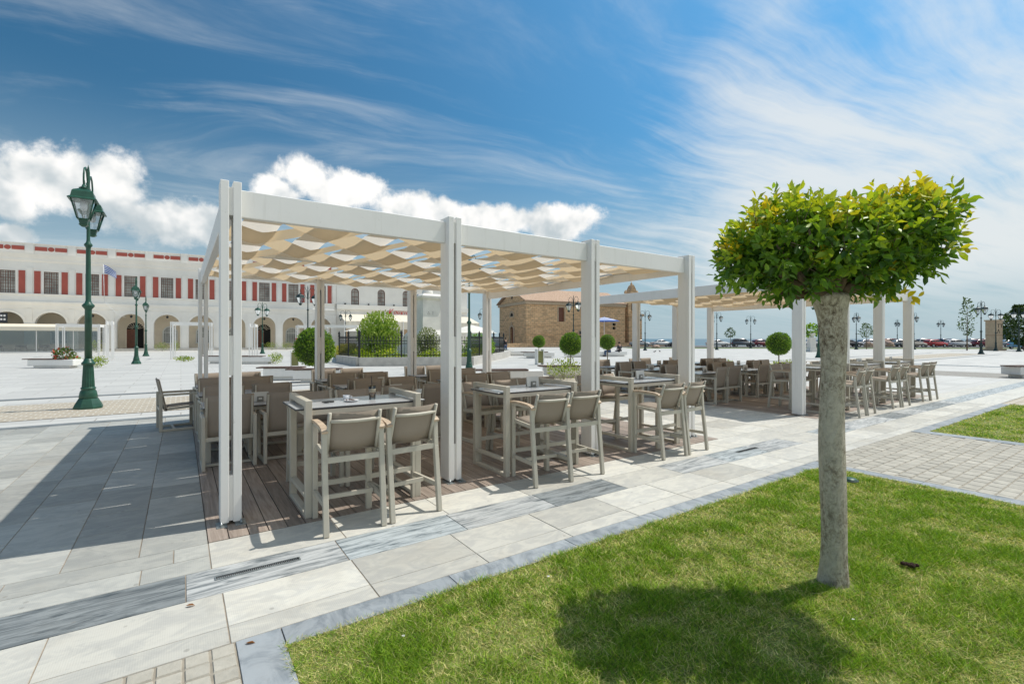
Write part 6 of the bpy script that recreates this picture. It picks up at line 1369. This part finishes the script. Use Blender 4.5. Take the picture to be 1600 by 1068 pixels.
# road edge, verge, boulder, slender trees, stone pillar, far tower, coast tree
strip_y = [(-30, 84), (180, 84), (180, 90), (-30, 90)]; sheet('verge', [(20, 80), (220, 62), (220, 78), (20, 90)], -0.006, simple('verge_grass', (0.12, 0.15, 0.05), 0.95, 0.35, 1.2)); sheet('coast_road', [(-60, 90.2), (20, 90.2), (220, 78.2), (300, 111), (-60, 111)], -0.008, simple('asphalt', (0.11, 0.11, 0.11), 0.9, 0.15, 2))
def boulder(label, loc, s, seed):
    bm = bmesh.new(); bmesh.ops.create_icosphere(bm, subdivisions=3, radius=1); r = random.Random(seed)
    ph = [r.uniform(0, 6) for _ in range(6)]
    for v in bm.verts:
        c = v.co; k = 1+0.16*math.sin(3*c.x+ph[0])+0.13*math.sin(4*c.y+ph[1])*math.sin(3*c.z+ph[2])+0.07*math.sin(9*c.x+ph[3])*math.sin(8*c.z+ph[4]); v.co = Vector((c.x*s[0]*k, c.y*s[1]*k, max(-0.1, c.z*s[2]*k)))
    me = bpy.data.meshes.new('boulder'); bm.to_mesh(me); bm.free(); me.materials.append(M['rock']); link('boulder', me, None, loc, label=label, cat='rock')
boulder('large pinkish boulder between the last pergola posts', at(1386, 80, 0.4), (1.1, 0.9, 0.95), 3); boulder('smaller pinkish boulder left of the large one', at(1358, 80, 0.3), (0.7, 0.6, 0.9), 5); boulder('low pink rock by the quay left of the bell tower post', at(1025, 84, 0.1), (0.9, 0.7, 0.4), 8)
def slim_tree(label, loc, H, W, n, stops, seed, size=0.22, base=0.3, name='young_tree'):
    r = np.random.default_rng(seed); t = thing(name, label, 'tree', loc); MB().tube([(0, 0, 0), (0.03, 0, H*0.5), (0, 0, H*0.95)], [0.03+H*0.008, 0.02+H*0.004, 0.01], 7).build('trunk', M['bark_thin'], t)
    zz_ = r.uniform(base, 1.0, n); prof = np.sin(np.pi*np.clip((zz_-base)/(1-base), 0, 1)**0.7)*0.9+0.12; a_ = r.uniform(0, 2*np.pi, n); rr = W*prof*r.random(n)**0.5
    cl = 0.35*W*np.stack([np.sin(zz_*17+a_*2), np.cos(zz_*13), np.zeros(n)], 1)*0.5
    P = np.stack([rr*np.cos(a_), rr*np.sin(a_), zz_*H], 1)+cl; D = np.stack([np.cos(a_), np.sin(a_), 0.5+0*a_], 1)+r.normal(size=(n, 3))*.6
    link('crown', leaf_mesh('crown', P, D, r.uniform(.6, 1.3, n)*size, tints(n, stops, r), M['leaf2'], SIMP_T, SIMP_F, .35, r), t, kind='stuff')
    for k in range(10):
        z = H*(base+0.06*k); a1 = k*2.4; w = W*0.6*math.sin(math.pi*min(1, (k+2)/12)); MB().tube([(0, 0, z), (w*math.cos(a1), w*math.sin(a1), z+0.35*w+0.1)], [0.02, 0.006], 5).build('branch', M['bark_thin'], t)
    return t
gt = [(0.04, 0.075, 0.02), (0.08, 0.14, 0.035), (0.14, 0.2, 0.06)]
slim_tree('slender sparse young tree left of the tall dark lamp', at(1511, 66), 7.2, 0.95, 420, gt, 81, 0.26, 0.28); slim_tree('small young tree between the two lamps over the parked cars', at(1141, 88), 3.6, 0.9, 300, gt, 82, 0.24, 0.5); slim_tree('small young tree right of the clipped tree trunk', at(1354, 74), 4.0, 1.05, 330, gt, 83, 0.24, 0.45)
slim_tree('dark broad tree at the right edge behind the lamp', at(1600, 66), 6.2, 3.0, 5200, [(0.02, 0.05, 0.012), (0.045, 0.09, 0.02), (0.09, 0.15, 0.035)], 84, 0.3, 0.12, 'broad_tree')
ur = thing('urn_pedestal', 'pale pedestal with a leafy plant left of the clipped tree trunk', 'planter', at(1268, 60)); mb = MB(); frustum(mb, 0.55, 0.5, 0, 0.4); frustum(mb, 0.36, 0.33, 0.4, 1.6); frustum(mb, 0.42, 0.42, 1.6, 1.75); mb.build('pedestal', M['stonewhite'], ur); MB().lathe([(0.15, 1.75), (0.2, 1.9), (0.45, 2.2), (0.5, 2.3), (0.4, 2.3)], 12).build('urn', M['stonewhite'], ur)
r = np.random.default_rng(90); n = 260; d = unit(r.normal(size=(n, 3))); link('foliage', leaf_mesh('foliage', d*np.array([1.0, .8, .7])*r.random((n, 1))**.4+np.array([-.1, 0, 2.7]), d, r.uniform(.25, .4, n), tints(n, gst, r), M['leaf2'], SIMP_T, SIMP_F, .4, r), ur, kind='stuff')
sp_ = thing('stone_pillar', 'square sandstone pillar with carved letters at right', 'pillar', at(1553, 66), R(12)); mb = MB(); mb.bbox(-0.62, 0.62, -0.62, 0.62, 0.25, 4.0, 0.02); mb.build('shaft', M['sandstone'], sp_); mb = MB(); mb.bbox(-0.72, 0.72, -0.72, 0.72, 4.0, 4.2, 0.02); mb.bbox(-0.9, 0.9, -0.9, 0.9, 0, 0.25, 0.02); mb.build('cap', M['sandstone'], sp_); mb = MB(); mb.box(-0.63, 0.63, -0.63, 0.63, 2.05, 2.1); mb.build('joint', M['doorwood'], sp_)
for s_, x, z in (('T', -0.4, 3.1), ('\u039b', -0.4, 2.35), ('T', 0.12, 3.1)): text_obj('letter', s_, 0.75, M['iron'], sp_, (x, -0.635, z), (math.pi/2, 0, 0), 0.01)
tw = thing('far_tower', 'distant grey apartment tower by the sea at right', 'building', at(1579, 420, -1)); MB().box(-4, 4, -4, 4, 0, 13.5).build('block', M['roofslab'], tw)
for k in range(9):
    for j in range(5): MB().box(-3.6+j*1.5, -2.5+j*1.5, -4.1, -4.01, 1+k*1.4, 1.9+k*1.4).build('window', M['pane'], tw)
